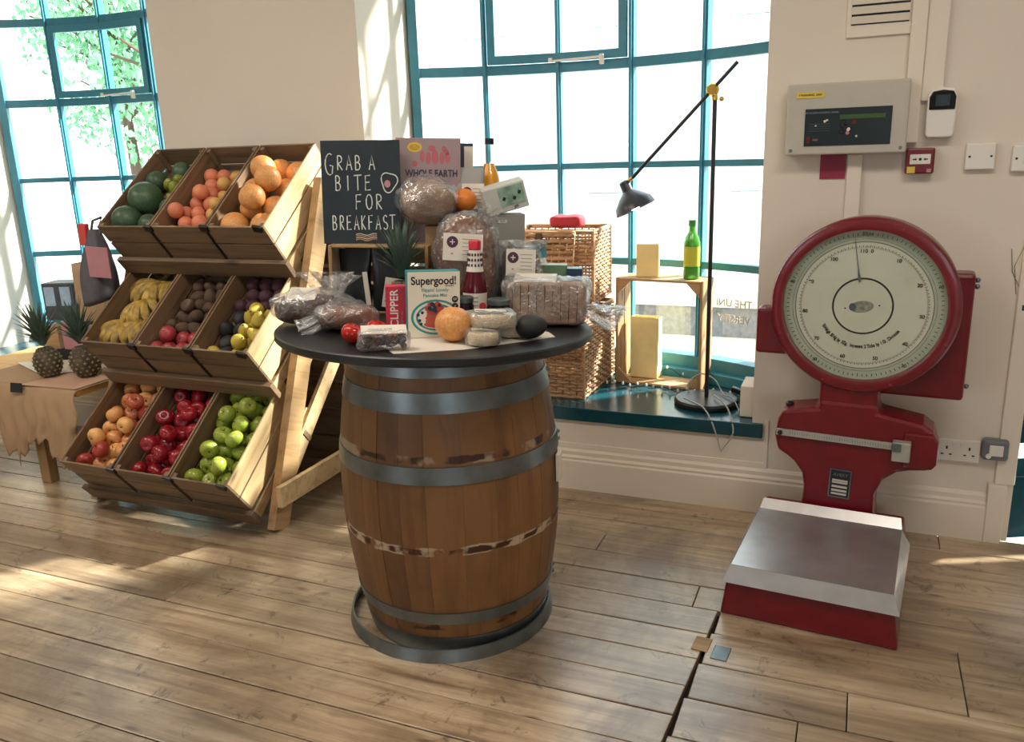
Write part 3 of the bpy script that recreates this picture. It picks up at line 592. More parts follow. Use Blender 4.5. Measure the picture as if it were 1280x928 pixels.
rows(2,0,'rosy',.0400,3,7,'rosy yellow apple',pitch=.80,stag=False,jit=.3,top=((.6,.6,1.3),(1.7,.2,1.3),(2.6,.8,1.3),(3.5,.3,1.2),(4.6,.7,1.3)),group='rosy apples in the bottom left crate')
rows(0,2,'grape',.0580,2,4,'large orange grapefruit',z0=FLW-.004,pitch=.92,jit=.22,stag=False,top=((.9,.55,1.2),(1.9,.9,1.2),(2.7,.35,1.2)),group='grapefruits in the top right crate')
def kcit(rr,c,n,rnd): return ('pinkcit',.037,'pink grapefruit') if c<n/2-.3 else ('yelcit',.031,'yellow orange')
rows(0,1,'yelcit',.0345,4,7,'orange',pitch=.85,keyf=kcit,top=((1.3,.1,1.2),(2.4,.8,1.2),(3.3,.3,1.2),(4.4,.7,1.2)),group='citrus in the top middle crate')
def kmel(rr,c,n,rnd): return ('lime',.028,'small green lime')
B=place_mat(0,0)
for x,y,rd,lb in ((.085,.085,.070,'dark watermelon at the front left of the top left crate'),(.222,.070,.055,'dark watermelon at the front right of the top left crate'),(.105,.225,.078,'largest dark watermelon, halfway up the top left crate'),(.245,.190,.046,'small pale green melon against the divider of the top left crate'),(.060,.370,.052,'dark watermelon at the upper left of the top left crate'),(.170,.430,.050,'dark watermelon at the upper end of the top left crate')):
    fruit('melon',B@Matrix.Translation((x,y,FLW+rd*.93)),rd,lb,'watermelons in the top left crate')
for q,(x,y,z) in enumerate(((.205,.270,.0),(.250,.262,.0),(.215,.318,.0),(.262,.315,.0),(.150,.345,.02),(.200,.365,.0),(.250,.370,.0),(.275,.42,.0),(.235,.29,.045),(.225,.345,.045))):
    fruit('lime',B@Matrix.Translation((x,y,FLW+.030+z)),.026,'small green lime in the top left crate, %s counting up the slope'%(ORD[q].replace('front','first')),'limes in the top left crate')
def kpom(rr,c,n,rnd): return ('pome',.037,'red pomegranate') if rr<2 and not (rr==0 and c==n-1) else ('brown',.030,'brown kiwi fruit')
rows(1,1,'brown',.036,4,7,'kiwi',pitch=.86,keyf=kpom,top=((.9,.25,1.2),(2.8,.6,1.2),(3.8,.3,1.2)),group='pomegranates and kiwis in the middle crate')
def kpear(rr,c,n,rnd):
    if (c>=n/2-.6 and rr<4) or (rr==0 and c==0): return ('pear',.034,'yellow pear')
    return ('avo',.033,'dark avocado') if rr<4 else ('purple',.034,'dark beetroot')
rows(1,2,'pear',.036,4,7,'pear',pitch=.90,keyf=kpear,top=((.5,.70,1.3),(1.1,.97,1.4),(1.6,.68,1.3),(2.4,.9,1.3),(3.1,.7,1.3)),group='pears, avocados and beetroots in the right middle crate')
# bananas
def banana_bunch(mt,n,label,seed,L=.17):
    rnd=random.Random(seed); t=empty('banana_bunch',mat=mt,label=label,cat='bananas',group='banana bunches in the left middle crate')
    for k_ in range(n):
        a=-.65+1.3*k_/(n-1)+rnd.uniform(-.05,.05); g=G(); pts=[];rd=[]
        for s_ in range(11):
            u=s_/10; x=u*L; zc=.045*math.sin(u*PI*.9)+.010; pts.append((math.sin(a)*x*1.0,-x*math.cos(a),zc+.004*k_%.01)); rd.append(.0175*(math.sin(min(1,u*1.25+.12)*PI*.5))*(1 if u<.85 else 1-(u-.85)*5)+.003)
        g.tube(pts,rd,7); o=g.build('banana',FM['banana'],t,smooth=True,sharp=50)
        g=G(); e=pts[-1]; g.sphere(e,.005,6,4); g.build('tip',FM['bantip'],o)
    g=G(); g.tube([(0,-.01,.02),(0,.015,.03),(.004,.04,.035)],[.014,.012,.010],7); g.build('stalk',FM['bantip'],t,smooth=True)
B=place_mat(1,0)
for q,(x,y,z,a,n,lb) in enumerate(((.10,.20,.095,-12,5,'yellow banana bunch at the front left of its crate'),(.195,.215,.10,6,5,'yellow banana bunch at the front right of its crate'),(.15,.31,.12,16,5,'banana bunch halfway up its crate, stalk up'),(.15,.43,.11,-20,5,'banana bunch at the upper left end of its crate'),(.205,.44,.10,2,4,'banana bunch at the upper right end of its crate'))):
    banana_bunch(B@Matrix.Translation((x,y,z))@Matrix.Rotation(R(a),4,'Z'),n,lb,q)
# ================================================================== BARREL TABLE
BX,BY=-1.182,2.262
def br(z): return .286+.066*(1-((z-.478)/.478)**2)
def stavemat():
    mt=wood('old oak stave','805a36','66432a','z',rough=.5,scale=.55,var=.17,stain=.6,knots=False); nt=mt.node_tree; b=nt.nodes['Principled BSDF']; src=b.inputs['Base Color'].links[0].from_socket
    tc=nd(nt,'ShaderNodeTexCoord'); sp=nd(nt,'ShaderNodeSeparateXYZ'); nt.links.new(tc.outputs['Object'],sp.inputs[0])
    nz=nd(nt,'ShaderNodeTexNoise',Scale=14.0,Detail=4.0); nt.links.new(tc.outputs['Object'],nz.inputs['Vector'])
    def band(zc,hw,soft,thr,colr,src,nsc=None):
        a=nd(nt,'ShaderNodeMath',operation='SUBTRACT'); a.inputs[1].default_value=zc; nt.links.new(sp.outputs[2],a.inputs[0])
        q=nd(nt,'ShaderNodeMath',operation='ABSOLUTE'); nt.links.new(a.outputs[0],q.inputs[0])
        e=nd(nt,'ShaderNodeMath',operation='MULTIPLY_ADD'); e.inputs[1].default_value=.022; e.inputs[2].default_value=-.011; nt.links.new(nz.outputs[0],e.inputs[0])
        s2=nd(nt,'ShaderNodeMath',operation='ADD'); nt.links.new(q.outputs[0],s2.inputs[0]); nt.links.new(e.outputs[0],s2.inputs[1])
        m=nd(nt,'ShaderNodeMapRange'); m.inputs[1].default_value=hw; m.inputs[2].default_value=hw+soft; m.inputs[3].default_value=1; m.inputs[4].default_value=0; nt.links.new(s2.outputs[0],m.inputs[0])
        out=m.outputs[0]
        if thr:
            n2=nd(nt,'ShaderNodeTexNoise',Scale=nsc,Detail=3.0); nt.links.new(tc.outputs['Object'],n2.inputs['Vector']); m3=nd(nt,'ShaderNodeMapRange'); m3.inputs[1].default_value=thr; m3.inputs[2].default_value=thr+.06; nt.links.new(n2.outputs[0],m3.inputs[0])
            mu=nd(nt,'ShaderNodeMath',operation='MULTIPLY'); nt.links.new(out,mu.inputs[0]); nt.links.new(m3.outputs[0],mu.inputs[1]); out=mu.outputs[0]
        return mixc(nt,out,src,lin(colr))
    c=band(.375,.013,.003,.40,'b9a68c',src,11.0); c=band(.374,.008,.003,.46,'3c1c12',c,13.0)
    c=band(.655,.012,.004,.50,'a08c74',c,12.0); c=band(.658,.009,.004,.50,'3a2116',c,10.0); c=band(.108,.010,.004,.52,'3a1810',c,10.0)
    nt.links.new(c,b.inputs['Base Color']); return mt
M['stave']=stavemat()
ba=empty('oak_barrel',(BX,BY,0),label='old oak barrel with galvanised hoops holding up the round black tabletop',cat='barrel')
NS=24; rnd=random.Random(5); ang=[0]
for i in range(NS): ang.append(ang[-1]+rnd.uniform(.75,1.3))
ang=[a/ang[-1]*2*PI for a in ang]
for a0,a1 in zip(ang,ang[1:]):
    g=G(); vs=[];fs=[]; nz_=14; dr_=rnd.uniform(-.0012,.0012)
    for k_ in range(nz_+1):
        z=.942*k_/nz_
        for rr,q in ((br(z)+dr_,0),(br(z)-.02,1)):
            for t_ in range(4):
                a=a0+.0009+(a1-a0-.0018)*t_/3; vs.append((rr*math.cos(a),rr*math.sin(a),z))
    for k_ in range(nz_):
        b0=k_*8; b1=b0+8
        for t_ in range(3): fs+=[(b0+t_,b0+t_+1,b1+t_+1,b1+t_),(b0+4+t_,b1+4+t_,b1+5+t_,b0+5+t_)]
        fs+=[(b0,b1,b1+4,b0+4),(b0+3,b0+7,b1+7,b1+3)]
    fs+=[(0,4,5,6,7,3,2,1)]; e=nz_*8; fs+=[(e,e+1,e+2,e+3,e+7,e+6,e+5,e+4)]
    g.add(vs,fs); g.build('stave',M['stave'],ba,smooth=True,sharp=40)
g=G(); g.lathe([(0,.90),(.262,.90),(.262,.93),(0,.93)],32,caps=False); g.build('barrel_head',M['stave'],ba)
for z,wd in ((.915,.050),(.820,.058),(.612,.052),(.140,.040),(.035,.062)):
    g=G(); pf=[(br(z-wd/2)+.0005,z-wd/2),(br(z-wd/2)+.0045,z-wd/2),(br(z)+.005,z),(br(z+wd/2)+.0045,z+wd/2),(br(z+wd/2)+.0005,z+wd/2)]
    g.lathe(pf,56,caps=False); h=g.build('hoop',M['steel'],ba,smooth=True,sharp=30)
    q=G()
    for s_ in (-.012,.012):
        a=.35; q.sphere(((br(z)+.005)*math.cos(a),(br(z)+.005)*math.sin(a),z+s_),.007,8,5)
    q.build('rivet',M['steel'],h,smooth=True)
g=G(); a=.16; g.box((br(.53)*math.cos(a)+.008,br(.53)*math.sin(a),.53),(.012,.05,.09),rot=(0,0,a)); g.build('tag_plate',M['trimw'],ba,bevel=.002)
g=G(); g.lathe([(.338,.0),(.344,0),(.336,.040),(.330,.040),(.338,.0)],64,caps=False); o=g.build('loose_hoop',M['steel'],smooth=True,sharp=30); o.location=(BX-.022,BY-.004,.0); o.rotation_euler=(0,0,0)
tag(o,'loose galvanised hoop lying on the floor around the foot of the barrel','hoop')
AX,AY=-.045,.025
TT=Matrix.Translation((-1.183,2.213,.988))@Matrix.Rotation(AY,4,'Y')@Matrix.Rotation(AX,4,'X')
g=G(); g.lathe([(0,-.027),(.472,-.027),(.479,-.020),(.479,-.004),(.475,0),(0,0)],96,caps=False); o=g.build('round_tabletop',M['blacktop'],smooth=True,sharp=30); o.matrix_basis=TT
tag(o,'large round black tabletop laid on the barrel','tabletop')
def TP(x,y,rz=0,z=0): return TT@Matrix.Translation((x,y,z+.001))@Matrix.Rotation(R(rz),4,'Z')
CAMRZ=28
# ------------------------------------------------------------------ things on the table
def sup(e1,e2,d,nu=40,nv=24,amp=0,fr=12,seed=0,push=None):
    def pw(v,e): return math.copysign(abs(v)**e,v)
    g=G(); g.sphere((0,0,0),1,nu,nv); out=[]
    for v in g.v:
        ph=math.asin(max(-1,min(1,v[2]))); th=math.atan2(v[1],v[0]); c=pw(math.cos(ph),e1)
        q=Vector((d[0]/2*c*pw(math.cos(th),e2),d[1]/2*c*pw(math.sin(th),e2),d[2]/2*pw(math.sin(ph),e1)))
        if push: q=push(q)
        if amp: 
            n=noise.noise(q*fr+Vector((seed,seed,0)))+.5*noise.noise(q*fr*2.3+Vector((0,seed,3))); q+=Vector(v).normalized()*amp*n
        out.append(q)
    return out,g.f
M['crust']=plain('brown bread crust','7a4a2a',.75,var=.25,bumpv=.5,scale=25); M['crustd']=plain('dark seeded crust','452c1a',.8,var=.5,bumpv=.8,scale=45); M['crustl']=plain('pale floury loaf','9c7f6a',.8,var=.2,bumpv=.4,scale=22)
M['purple']=plain('purple logo print','4a2340',.6)
def logolabel(parent,mt,wd=.10,h=.09,curve=0):
    e=empty('paper_label',mat=mt); e.parent=parent
    l=boxo('label_sheet',M['paper'],e,(0,0,0),(wd,.0012,h),bevel=0)
    return e
def label_at(parent,c,rot,wd,h,purple=True,dark=False):
    l=boxo('paper_label',M['ink'] if dark else M['paper'],parent,c,(wd,.0015,h),rot,bevel=0)
    if purple:
        g=G(); rr=min(wd,h)*.21; g.lathe([(0,0),(rr,0),(rr,.0008),(0,.0008)],24,mt=Matrix.Translation((-wd*.27,-.0008,h*.18))@Matrix.Rotation(PI/2,4,'X'),caps=False); o=g.build('round_logo',M['purple'],l)
        g=G(); g.box((-wd*.27,-.0021,h*.18),(rr*.9,.0006,rr*.16)); g.box((-wd*.27,-.0021,h*.18),(rr*.16,.0006,rr*.9)); g.build('logo_cross',M['paper'],l)
        for k_ in range(5): boxo('print_line',M['greycard'],l,(wd*.18,-.0012,h*(.30-.14*k_)),(wd*(.42-.05*(k_%2)),.0006,h*.022),bevel=0)
        boxo('print_mark',M['pink'],l,(-wd*.27,-.0012,-h*.25),(wd*.06,.0006,h*.06),bevel=0)
    return l
def bagged(name,mt,d,crust,label,e=(.55,.55),filmk='film',tail=None,seed=1,lab=None,cat='bread',grow=.014,slices=False):
    t=empty(name,mat=mt,label=label,cat=cat)
    vs,fs=sup(e[0],e[1],d,36,20,.006,14,seed); vs=[v+Vector((0,0,d[2]/2+.006)) for v in vs]
    mesh('loaf',vs,fs,crust,t,smooth=True,sharp=0)
    if slices:
        g=G()
        for k_ in range(-4,5): 
            x=d[0]*.1*k_; g.b2(x-.0007,x+.0007,-d[1]/2-.001,d[1]/2+.001,.02,d[2]+.001)
        g.build('slice_line',M['crustd'],t)
    D=(d[0]+grow*2,d[1]+grow*1.4,d[2]+grow*1.1)
    vs,fs=sup(e[0]*1.05,e[1]*1.05,D,56,32,.016,17,seed+5); zs=min(v.z for v in vs); vs=[v+Vector((0,0,-zs+.001)) for v in vs]
    vs=[Vector((v.x,v.y,max(v.z,.001))) for v in vs]
    fm=mesh('plastic_bag',vs,fs,M[filmk],t,smooth=True,sharp=0)
    if tail:
        (tx,ty,tz),(ux,uy,uz),sp_=tail; g=G(); n=22; rings=9; vs=[];fs=[]
        for j in range(rings):
            u=j/(rings-1); rr=.010+(.02+sp_*u**1.3) if j else .03
            for i in range(n):
                a=2*PI*i/n; c=Vector((tx,ty,tz)).lerp(Vector((ux,uy,uz)),u); ax_=(Vector((ux,uy,uz))-Vector((tx,ty,tz))).normalized(); s1=ax_.cross(Vector((0,0,1))).normalized() if abs(ax_.z)<.9 else Vector((1,0,0)); s2=ax_.cross(s1)
                rr2=rr*(1+.55*math.sin(5*a+seed+2*u)); q=c+s1*math.cos(a)*rr2+s2*math.sin(a)*rr2*.55; q.z=max(q.z,.0015); vs.append(q)
        for j in range(rings-1):
            for i in range(n): k_=(i+1)%n; fs.append((j*n+i,j*n+k_,(j+1)*n+k_,(j+1)*n+i))
        mesh('bag_neck',vs,fs,M[filmk],t,smooth=True,sharp=0)
    if lab: label_at(t,*lab)
    return t
# sheet of paper first
g=G(); g.prism([(.10,-.425),(.24,-.30),(.40,-.03),(.36,.03),(.16,.13),(-.14,-.19)],0,.0012,'z'); o=g.build('paper_sheet',M['paper']); o.matrix_basis=TT@Matrix.Translation((0,0,.0005)); tag(o,'flat white paper sheet under the carton and fruit on tabletop','paper')
PZ=.0015
bagged('bagged_loaf',TP(-.345,-.150,CAMRZ-12),(.225,.125,.085),M['crustd'],'long dark seeded loaf in a clear bag at left edge of tabletop',(.6,.75),'film',((.05,.03,.085),(.04,.05,.155),.045),3,((-.015,-.030,.100),(R(-58),0,R(3)),.085,.055,False))
bagged('bagged_roll',TP(-.185,-.200,CAMRZ-4),(.165,.10,.070),M['crust'],'small brown loaf in shiny cellophane between dark loaf and red carton',(.8,.8),'film',((-.08,-.02,.03),(-.135,-.035,.008),.012),8)
for x,y,rd,lb in ((-.070,-.352,.0315,'red tomato nearer the edge, leftmost of the two on the tabletop'),(-.030,-.290,.033,'red tomato tucked behind the snack pack, right of the other tomato')):
    fruit('tomato',TP(x,y,0,rd*.90),rd,lb,'tomatoes on the tabletop',Euler((.2,.25,1)).to_matrix().to_4x4())
t=empty('snack_pack',mat=TP(.050,-.388,CAMRZ+6,PZ*0),label='clear pack of dark nut bites with white label, at front of tabletop',cat='snack')
g=G(); rnd=random.Random(2)
for i in range(40): g.sphere((rnd.uniform(-.052,.052),rnd.uniform(-.02,.02),.011+rnd.uniform(0,.024)),rnd.uniform(.007,.012),7,5)
o=g.build('nut_bites',M['crustd'],t,smooth=True)
vs,fs=sup(.35,.35,(.135,.062,.052),40,20,.006,30,2); mesh('tray_film',[v+Vector((0,0,.028)) for v in vs],fs,M['film'],t,smooth=True,sharp=0)
o=boxo('paper_label',M['paper'],t,(0,-.010,.056),(.118,.040,.0015),(R(24),0,0),bevel=0); text('WALNUT BITES',.009,M['greycard'],o,(-.01,0,.001),(0,0,0))
def carton(name,mt,wd,d,h,fmat_,smat,label,cat='carton',topm=None):
    t=empty(name,mat=mt,label=label,cat=cat)
    boxo('carton_body',smat,t,(0,0,h/2),(wd,d,h),bevel=.0012); boxo('front_panel',fmat_,t,(0,-d/2-.0005,h/2),(wd-.001,.001,h-.001),bevel=0)
    if topm: boxo('top_flap',topm,t,(0,0,h+.0006),(wd-.002,d-.002,.0012),bevel=0)
    return t
t=carton('tea_carton',TP(-.022,-.180,CAMRZ+4,PZ),.076,.055,.140,M['redpaper'],M['redpaper'],'slim crimson tea carton with upright white lettering beside pancake carton',topm=plain('bright red carton top','d8485c',.45))
text('CLIPPER',.0315,M['paper'],t,(-.014,-.0290,.079),(R(90),R(-90),0),bold=.012,sx=.95); 
g=G(); g.prism([(.020,.082),(.036,.068),(.036,.098)],-.0290,-.0286,'y'); g.build('printed_triangle',plain('dusky pink print','a8485a',.5),t)
text('organic tea',.009,M['pink'],t,(.006,-.0290,.050),(R(90),R(-90),0))
# pancake carton
t=carton('pancake_mix_carton',TP(.078,-.165,CAMRZ+9,PZ),.148,.050,.186,M['cream'],M['tealp'],'upright white and teal pancake mix carton with pancake picture',topm=M['tealp'])
y=-.0262
text('Supergood!',.0315,M['ink'],t,(0.0,y,.160),FR,bold=.022,sx=.88); text('BAKERY',.007,M['ink'],t,(.045,y,.1455),FR)
text("Flippin' Lovely",.0135,M['tealp'],t,(0.003,y,.1345),FR,bold=.01); text('Pancake Mix',.0135,M['tealp'],t,(0.003,y,.1195),FR,bold=.01)
def disc(par,x,z,rx,rz_,mat,yy,name='printed_disc',n=28,th=.0004):
    g=G(); g.prism([(x+rx*math.cos(2*PI*i/n),z+rz_*math.sin(2*PI*i/n)) for i in range(n)],yy-th,yy,'y'); return g.build(name,mat,par)
for rx,rz_,mt_,dy in ((.070,.050,'tealp',0),(.063,.044,'cream',.0005),(.056,.038,'tealp',.001),(.050,.033,'cream',.0015)): disc(t,.004,.058,rx,rz_,M[mt_],y-dy)
M['pcake']=plain('pancake print','a5633f',.6); M['straw']=plain('strawberry print','c04a44',.6); M['blue']=plain('blueberry print','232a44',.6)
for k_ in range(5): disc(t,.006+.002*(k_%2),.038+k_*.009,.036-.002*k_,.010,M['pcake'] if k_%2 else M['straw'],y-.002-.0004*k_)
rnd=random.Random(9)
for k_ in range(12): disc(t,.006+rnd.uniform(-.026,.030),.072+rnd.uniform(0,.026),.008,.007,M['straw'],y-.0045-.0002*k_,n=10)
for k_ in range(9): disc(t,.006+rnd.uniform(-.022,.022),.082+rnd.uniform(-.008,.018),.0055,.0055,M['blue'],y-.0075-.0002*k_,n=10)
for x,z in ((-.042,.050),(-.046,.066),(-.038,.040),(-.034,.072),(.050,.080)): disc(t,x,z,.0045,.0045,M['blue'],y-.003,n=10)
for z in (.108,.088): disc(t,.059,z,.009,.009,M['ink'],y-.003); text('V' if z<.1 else 'GF',.009,M['cream'],t,(.059,y-.0036,z),FR)
# front fruit
o=fruit('grape',TP(.168,-.215,0,.052*.93+PZ),.052,'single orange grapefruit standing before the pancake carton on paper','whole grapefruit on tabletop',Euler((.1,.12,2)).to_matrix().to_4x4()); 
o=fruit('avo',TP(.352,-.095,CAMRZ,.036+PZ),.0345,'dark ripe avocado beside the sliced loaf at right','avocado on tabletop',Euler((0,R(86),R(8))).to_matrix().to_4x4())
M['crump']=plain('pale crumpet','d8c3a0',.8,var=.12,bumpv=.4,scale=60)
def crumpet(mt,rad,h,label,n=1):
    t=empty('wrapped_crumpets',mat=mt,label=label,cat='crumpets')
    g=G(); g.lathe([(0,.003),(rad*.94,.003),(rad,.008),(rad,h-.006),(rad*.93,h),(0,h)],32,caps=False); g.build('crumpet',M['crump'],t,smooth=True,sharp=60)
    vs,fs=sup(.35,.9,(rad*2+.016,rad*2+.012,h+.008),44,18,.006,32,int(rad*1000)); mesh('clear_wrap',[v+Vector((0,0,(h+.008)/2+.001)) for v in vs],fs,M['film'],t,smooth=True,sharp=0)
    return t
crumpet(TP(.262,-.225,CAMRZ,PZ),.042,.034,'cream round crumpet in wrap, lower one touching the paper edge')
t=crumpet(TP(.262,-.165,CAMRZ,PZ+.040)@Matrix.Rotation(R(-3),4,'X'),.062,.036,'wide pale crumpets in wrap lying on top of the smaller pack')
o=boxo('paper_label',M['paper'],t,(-.005,.005,.045),(.085,.07,.0012),bevel=0); boxo('print_mark',M['purple'],o,(-.028,-.02,.001),(.025,.010,.0006),bevel=0)
crumpet(TP(.285,-.075,CAMRZ,PZ),.046,.034,'brown wrapped crumpets low between the stacked crumpets and avocado')
# jars
M['jarglass']=plain('dark jam in glass','1c1018',.12); M['jarl']=plain('jar label','cfc7bf',.6)
def jar(mt,label,rad=.032,h=.075):
    t=empty('jam_jar',mat=mt,label=label,cat='jar')
    g=G(); g.lathe([(0,0),(rad,0),(rad*1.02,.006),(rad*1.02,h*.72),(rad*.88,h*.82),(rad*.88,h*.86),(0,h*.86)],28,caps=False); g.build('jar_body',M['jarglass'],t,smooth=True)
    g=G(); g.lathe([(rad*.90,h*.83),(rad*.98,h*.83),(rad*.98,h),(rad*.9,h+.002),(0,h+.001)],28,caps=False); g.build('jar_lid',M['steel'],t,smooth=True)
    g=G(); g.lathe([(rad*1.03,h*.12),(rad*1.035,h*.12),(rad*1.035,h*.60),(rad*1.03,h*.60)],28,caps=False); g.build('jar_label',M['jarl'],t,smooth=True)
jar(TP(.085,.020,CAMRZ,0),'dark jam jar with silver lid left of the ketchup, behind carton',.032,.090)
jar(TP(.195,.035,CAMRZ,0),'dark jam jar with silver lid right of ketchup bottle',.036,.088)
# ketchup
t=empty('ketchup_bottle',mat=TP(.085,.105,CAMRZ),label='tall dark red ketchup bottle with red cap and spotted neck band',cat='bottle')
KP=[(0,0),(.034,0),(.037,.006),(.037,.10),(.034,.125),(.026,.155),(.019,.185),(.017,.215),(.0165,.235),(0,.235)]
M['ketch']=plain('dark ketchup','5a1420',.15); g=G(); g.lathe(KP,32,caps=False); g.build('bottle_body',M['ketch'],t,smooth=True)
g=G(); g.lathe([(0,.228),(.0195,.228),(.0195,.252),(.017,.255),(0,.255)],28,caps=False); g.build('bottle_cap',plain('red cap','c8243a',.35),t,smooth=True,sharp=40)
g=G(); g.lathe([(.0275,.160),(.0268,.163),(.0215,.190),(.0200,.226)],32,caps=False); nb=g.build('neck_band',M['paper'],t,smooth=True)
for z,rr in ((.212,.0208),(.196,.0220),(.180,.0242)):
    for k_ in range(9):
        a=-PI/2+(k_-4)*.45; g=G(); g.sphere((rr*math.cos(a),rr*math.sin(a),z),(.0032,.0032,.005),8,5); g.build('printed_drop',M['purple'],nb)
g=G(); a0=-PI*.98; n=20; vs=[];fs=[]
for i in range(n+1):
    a=a0+PI*.96*i/n
    for z in (.012,.095): vs.append((.0378*math.cos(a),.0378*math.sin(a),z))
for i in range(n): fs.append((2*i,2*i+2,2*i+3,2*i+1))
lb=mesh('bottle_label',vs,fs,M['paper'],t,smooth=True,sharp=0)
disc(t,.022,.055,.011,.012,plain('tomato red print','b8323a',.5),-.036,th=.003); 
for k_ in range(3): boxo('print_line',M['greycard'],t,(-.004,-.0382,.082-.012*k_),(.024,.001,.003),bevel=0)
# sliced loaf
bagged('sliced_loaf',TP(.300,.165,CAMRZ-12),(.245,.135,.128),M['crustl'],'large sliced pale loaf in a plastic bag at right of tabletop',(.22,.25),'film',((.13,.0,.05),(.225,-.015,.008),.055),12,((-.035,.008,.143),(R(-80),0,0),.13,.09,False),grow=.009,slices=True)
# stack behind: crate, boxes, loaves
ct=empty('upended_wooden_crate',mat=TP(-.300,.200,CAMRZ-8),label='small pale wooden crate on its side under the chalkboard, open to front',cat='crate')
cw,cdp,chh=.33,.17,.225
boxo('end_board',M['pinez'],ct,(-cw/2+.006,0,chh/2),(.012,cdp,chh)); boxo('end_board',M['pinez'],ct,(cw/2-.006,0,chh/2),(.012,cdp,chh))
for y_ in (-.048,.048): boxo('top_slat',M['pine'],ct,(0,y_,chh-.004),(cw-.026,.078,.008)); boxo('bottom_slat',M['pine'],ct,(0,y_,.004),(cw-.026,.078,.008))
for z_ in (.05,.115,.18): boxo('back_slat',M['pine'],ct,(0,cdp/2-.004,z_),(cw-.026,.008,.055))
def pouch(mt,wd,h,mat_,label,lab=None,tw=.05,cat='pouch'):
    t=empty('stand_up_pouch',mat=mt,label=label,cat=cat); vs=[];fs=[]; n=20; m_=10
    for j in range(m_+1):
        u=j/m_; dpt=tw*(1-u**1.6)+.002
        for i in range(n):
            a=2*PI*i/n; c,s_=math.cos(a),math.sin(a); x=math.copysign(abs(c)**.6,c)*wd/2*(1+.03*math.sin(9*u)); y_=math.copysign(abs(s_)**.8,s_)*dpt/2*(1+.15*noise.noise(Vector((c*3,s_*3,u*6)))); vs.append((x,y_,h*u+.0005))
    for j in range(m_):
        for i in range(n): k_=(i+1)%n; fs.append((j*n+i,j*n+k_,(j+1)*n+k_,(j+1)*n+i))
    fs.append(tuple(range(n-1,-1,-1))); fs.append(tuple(m_*n+i for i in range(n)))
    mesh('pouch_body',vs,fs,mat_,t,smooth=True,sharp=50)
    if lab: label_at(t,*lab)
    return t
M['blackfoil']=plain('matt black foil','101418',.38,bumpv=.3,scale=12)
CB=TP(-.300,.200,CAMRZ-8)
pouch(CB@Matrix.Translation((-.090,-.020,.009)),.105,.198,M['blackfoil'],'left matt black coffee pouch standing inside the small wooden crate')
t=pouch(CB@Matrix.Translation((.030,-.060,.009)),.110,.204,M['blackfoil'],'matt black coffee pouch with tilted white label inside wooden crate')
l=label_at(t,(.018,-.036,.062),(R(-8),R(8),0),.062,.098,False); disc(l,.002,.022,.007,.014,M['crustd'],-.001); text('YOTE',.014,M['ink'],l,(0,-.0014,-.006),FR,bold=.02)
o=boxo('tasting_card',M['paper'],t,(-.070,-.028,.075),(.016,.0015,.11),(0,R(-6),0),bevel=0)
# chalkboard on top of the crate
t=empty('chalkboard_sign',mat=CB@Matrix.Translation((-.062,-.020,chh+.001))@Matrix.Rotation(R(-4),4,'X')@Matrix.Rotation(R(-1.0),4,'Y'),label='black chalkboard sign with handwritten breakfast message standing on small crate',cat='sign')
bw,bh=.262,.335; boxo('board',M['slate'],t,(-.0,0,bh/2),(bw,.006,bh),bevel=.001)
def strokes(par,polys,rad,mat,name,y0=-.0035):
    g=G()
    for pl_ in polys: g.tube([(x,y0,z) for x,z in pl_],rad,5,flat=1)
    g.build(name,mat,par)
def arc(cx,cz,rx,rz_,a0,a1,n=10): return [(cx+rx*math.cos(R(a0+(a1-a0)*i/n)),cz+rz_*math.sin(R(a0+(a1-a0)*i/n))) for i in range(n+1)]
GL={'G':[arc(.5,.5,.42,.5,60,300)+[(.78,.42),(.5,.45)]],'R':[[(.1,0),(.12,1)],[(.12,1)]+arc(.35,.76,.35,.24,80,-90,8)+[(.15,.5),(.75,0)]],'A':[[(.05,0),(.45,1),(.85,0)],[(.2,.35),(.72,.35)]],
 'B':[[(.1,0),(.12,1)],[(.12,1)]+arc(.3,.76,.35,.24,80,-90,8)+[(.14,.5)]+arc(.34,.26,.40,.26,90,-90,8)+[(.1,0)]],'I':[[(.4,0),(.4,1)]],'T':[[(.4,0),(.4,1)],[(-.1,1),(.95,1.02)]],'E':[[(.75,1),(.1,.98),(.08,0),(.8,.03)],[(.1,.52),(.65,.54)]],
 'F':[[(.75,1),(.1,.98),(.08,0)],[(.1,.52),(.65,.54)]],'O':[arc(.45,.5,.38,.5,90,450,16)],'K':[[(.1,0),(.1,1)],[(.7,1),(.12,.48),(.75,0)]],'S':[arc(.45,.75,.32,.25,30,270,8)+arc(.45,.25,.35,.25,90,-150,8)]}
def chalk(word,x,z,h,wd,gap,big=1.0):
    P_=[]
    for i,ch in enumerate(word):
        if ch==' ': x+=wd*.7; continue
        k_=big if i==0 else 1
        for pl_ in GL[ch]: P_.append([(x+a*wd*k_,z+(b-(k_-1)*.45)*h*(k_ if k_>1 else 1)) for a,b in pl_])
        x+=(wd*k_+gap)
    return P_
P_=chalk('GRAB A',-.119,.240,.046,.0235,.0062,1.5)+chalk('BITE',-.086,.174,.048,.024,.009)+chalk('FOR',-.020,.112,.048,.026,.008)+chalk('BREAKFAST',-.100,.046,.046,.0190,.0052)
strokes(t,P_,.0021,M['chalk'],'chalk_lettering')
egg=[(.094+.026*math.cos(a)*(1+.14*math.sin(3*a+.6)),.200+.031*math.sin(a)*(1+.14*math.sin(3*a+.6))) for a in [2*PI*i/28 for i in range(29)]]
strokes(t,[egg],.0020,M['chalk'],'chalk_egg'); disc(t,.088,.194,.010,.012,M['pink'],-.0032,th=.0008,name='chalk_yolk')
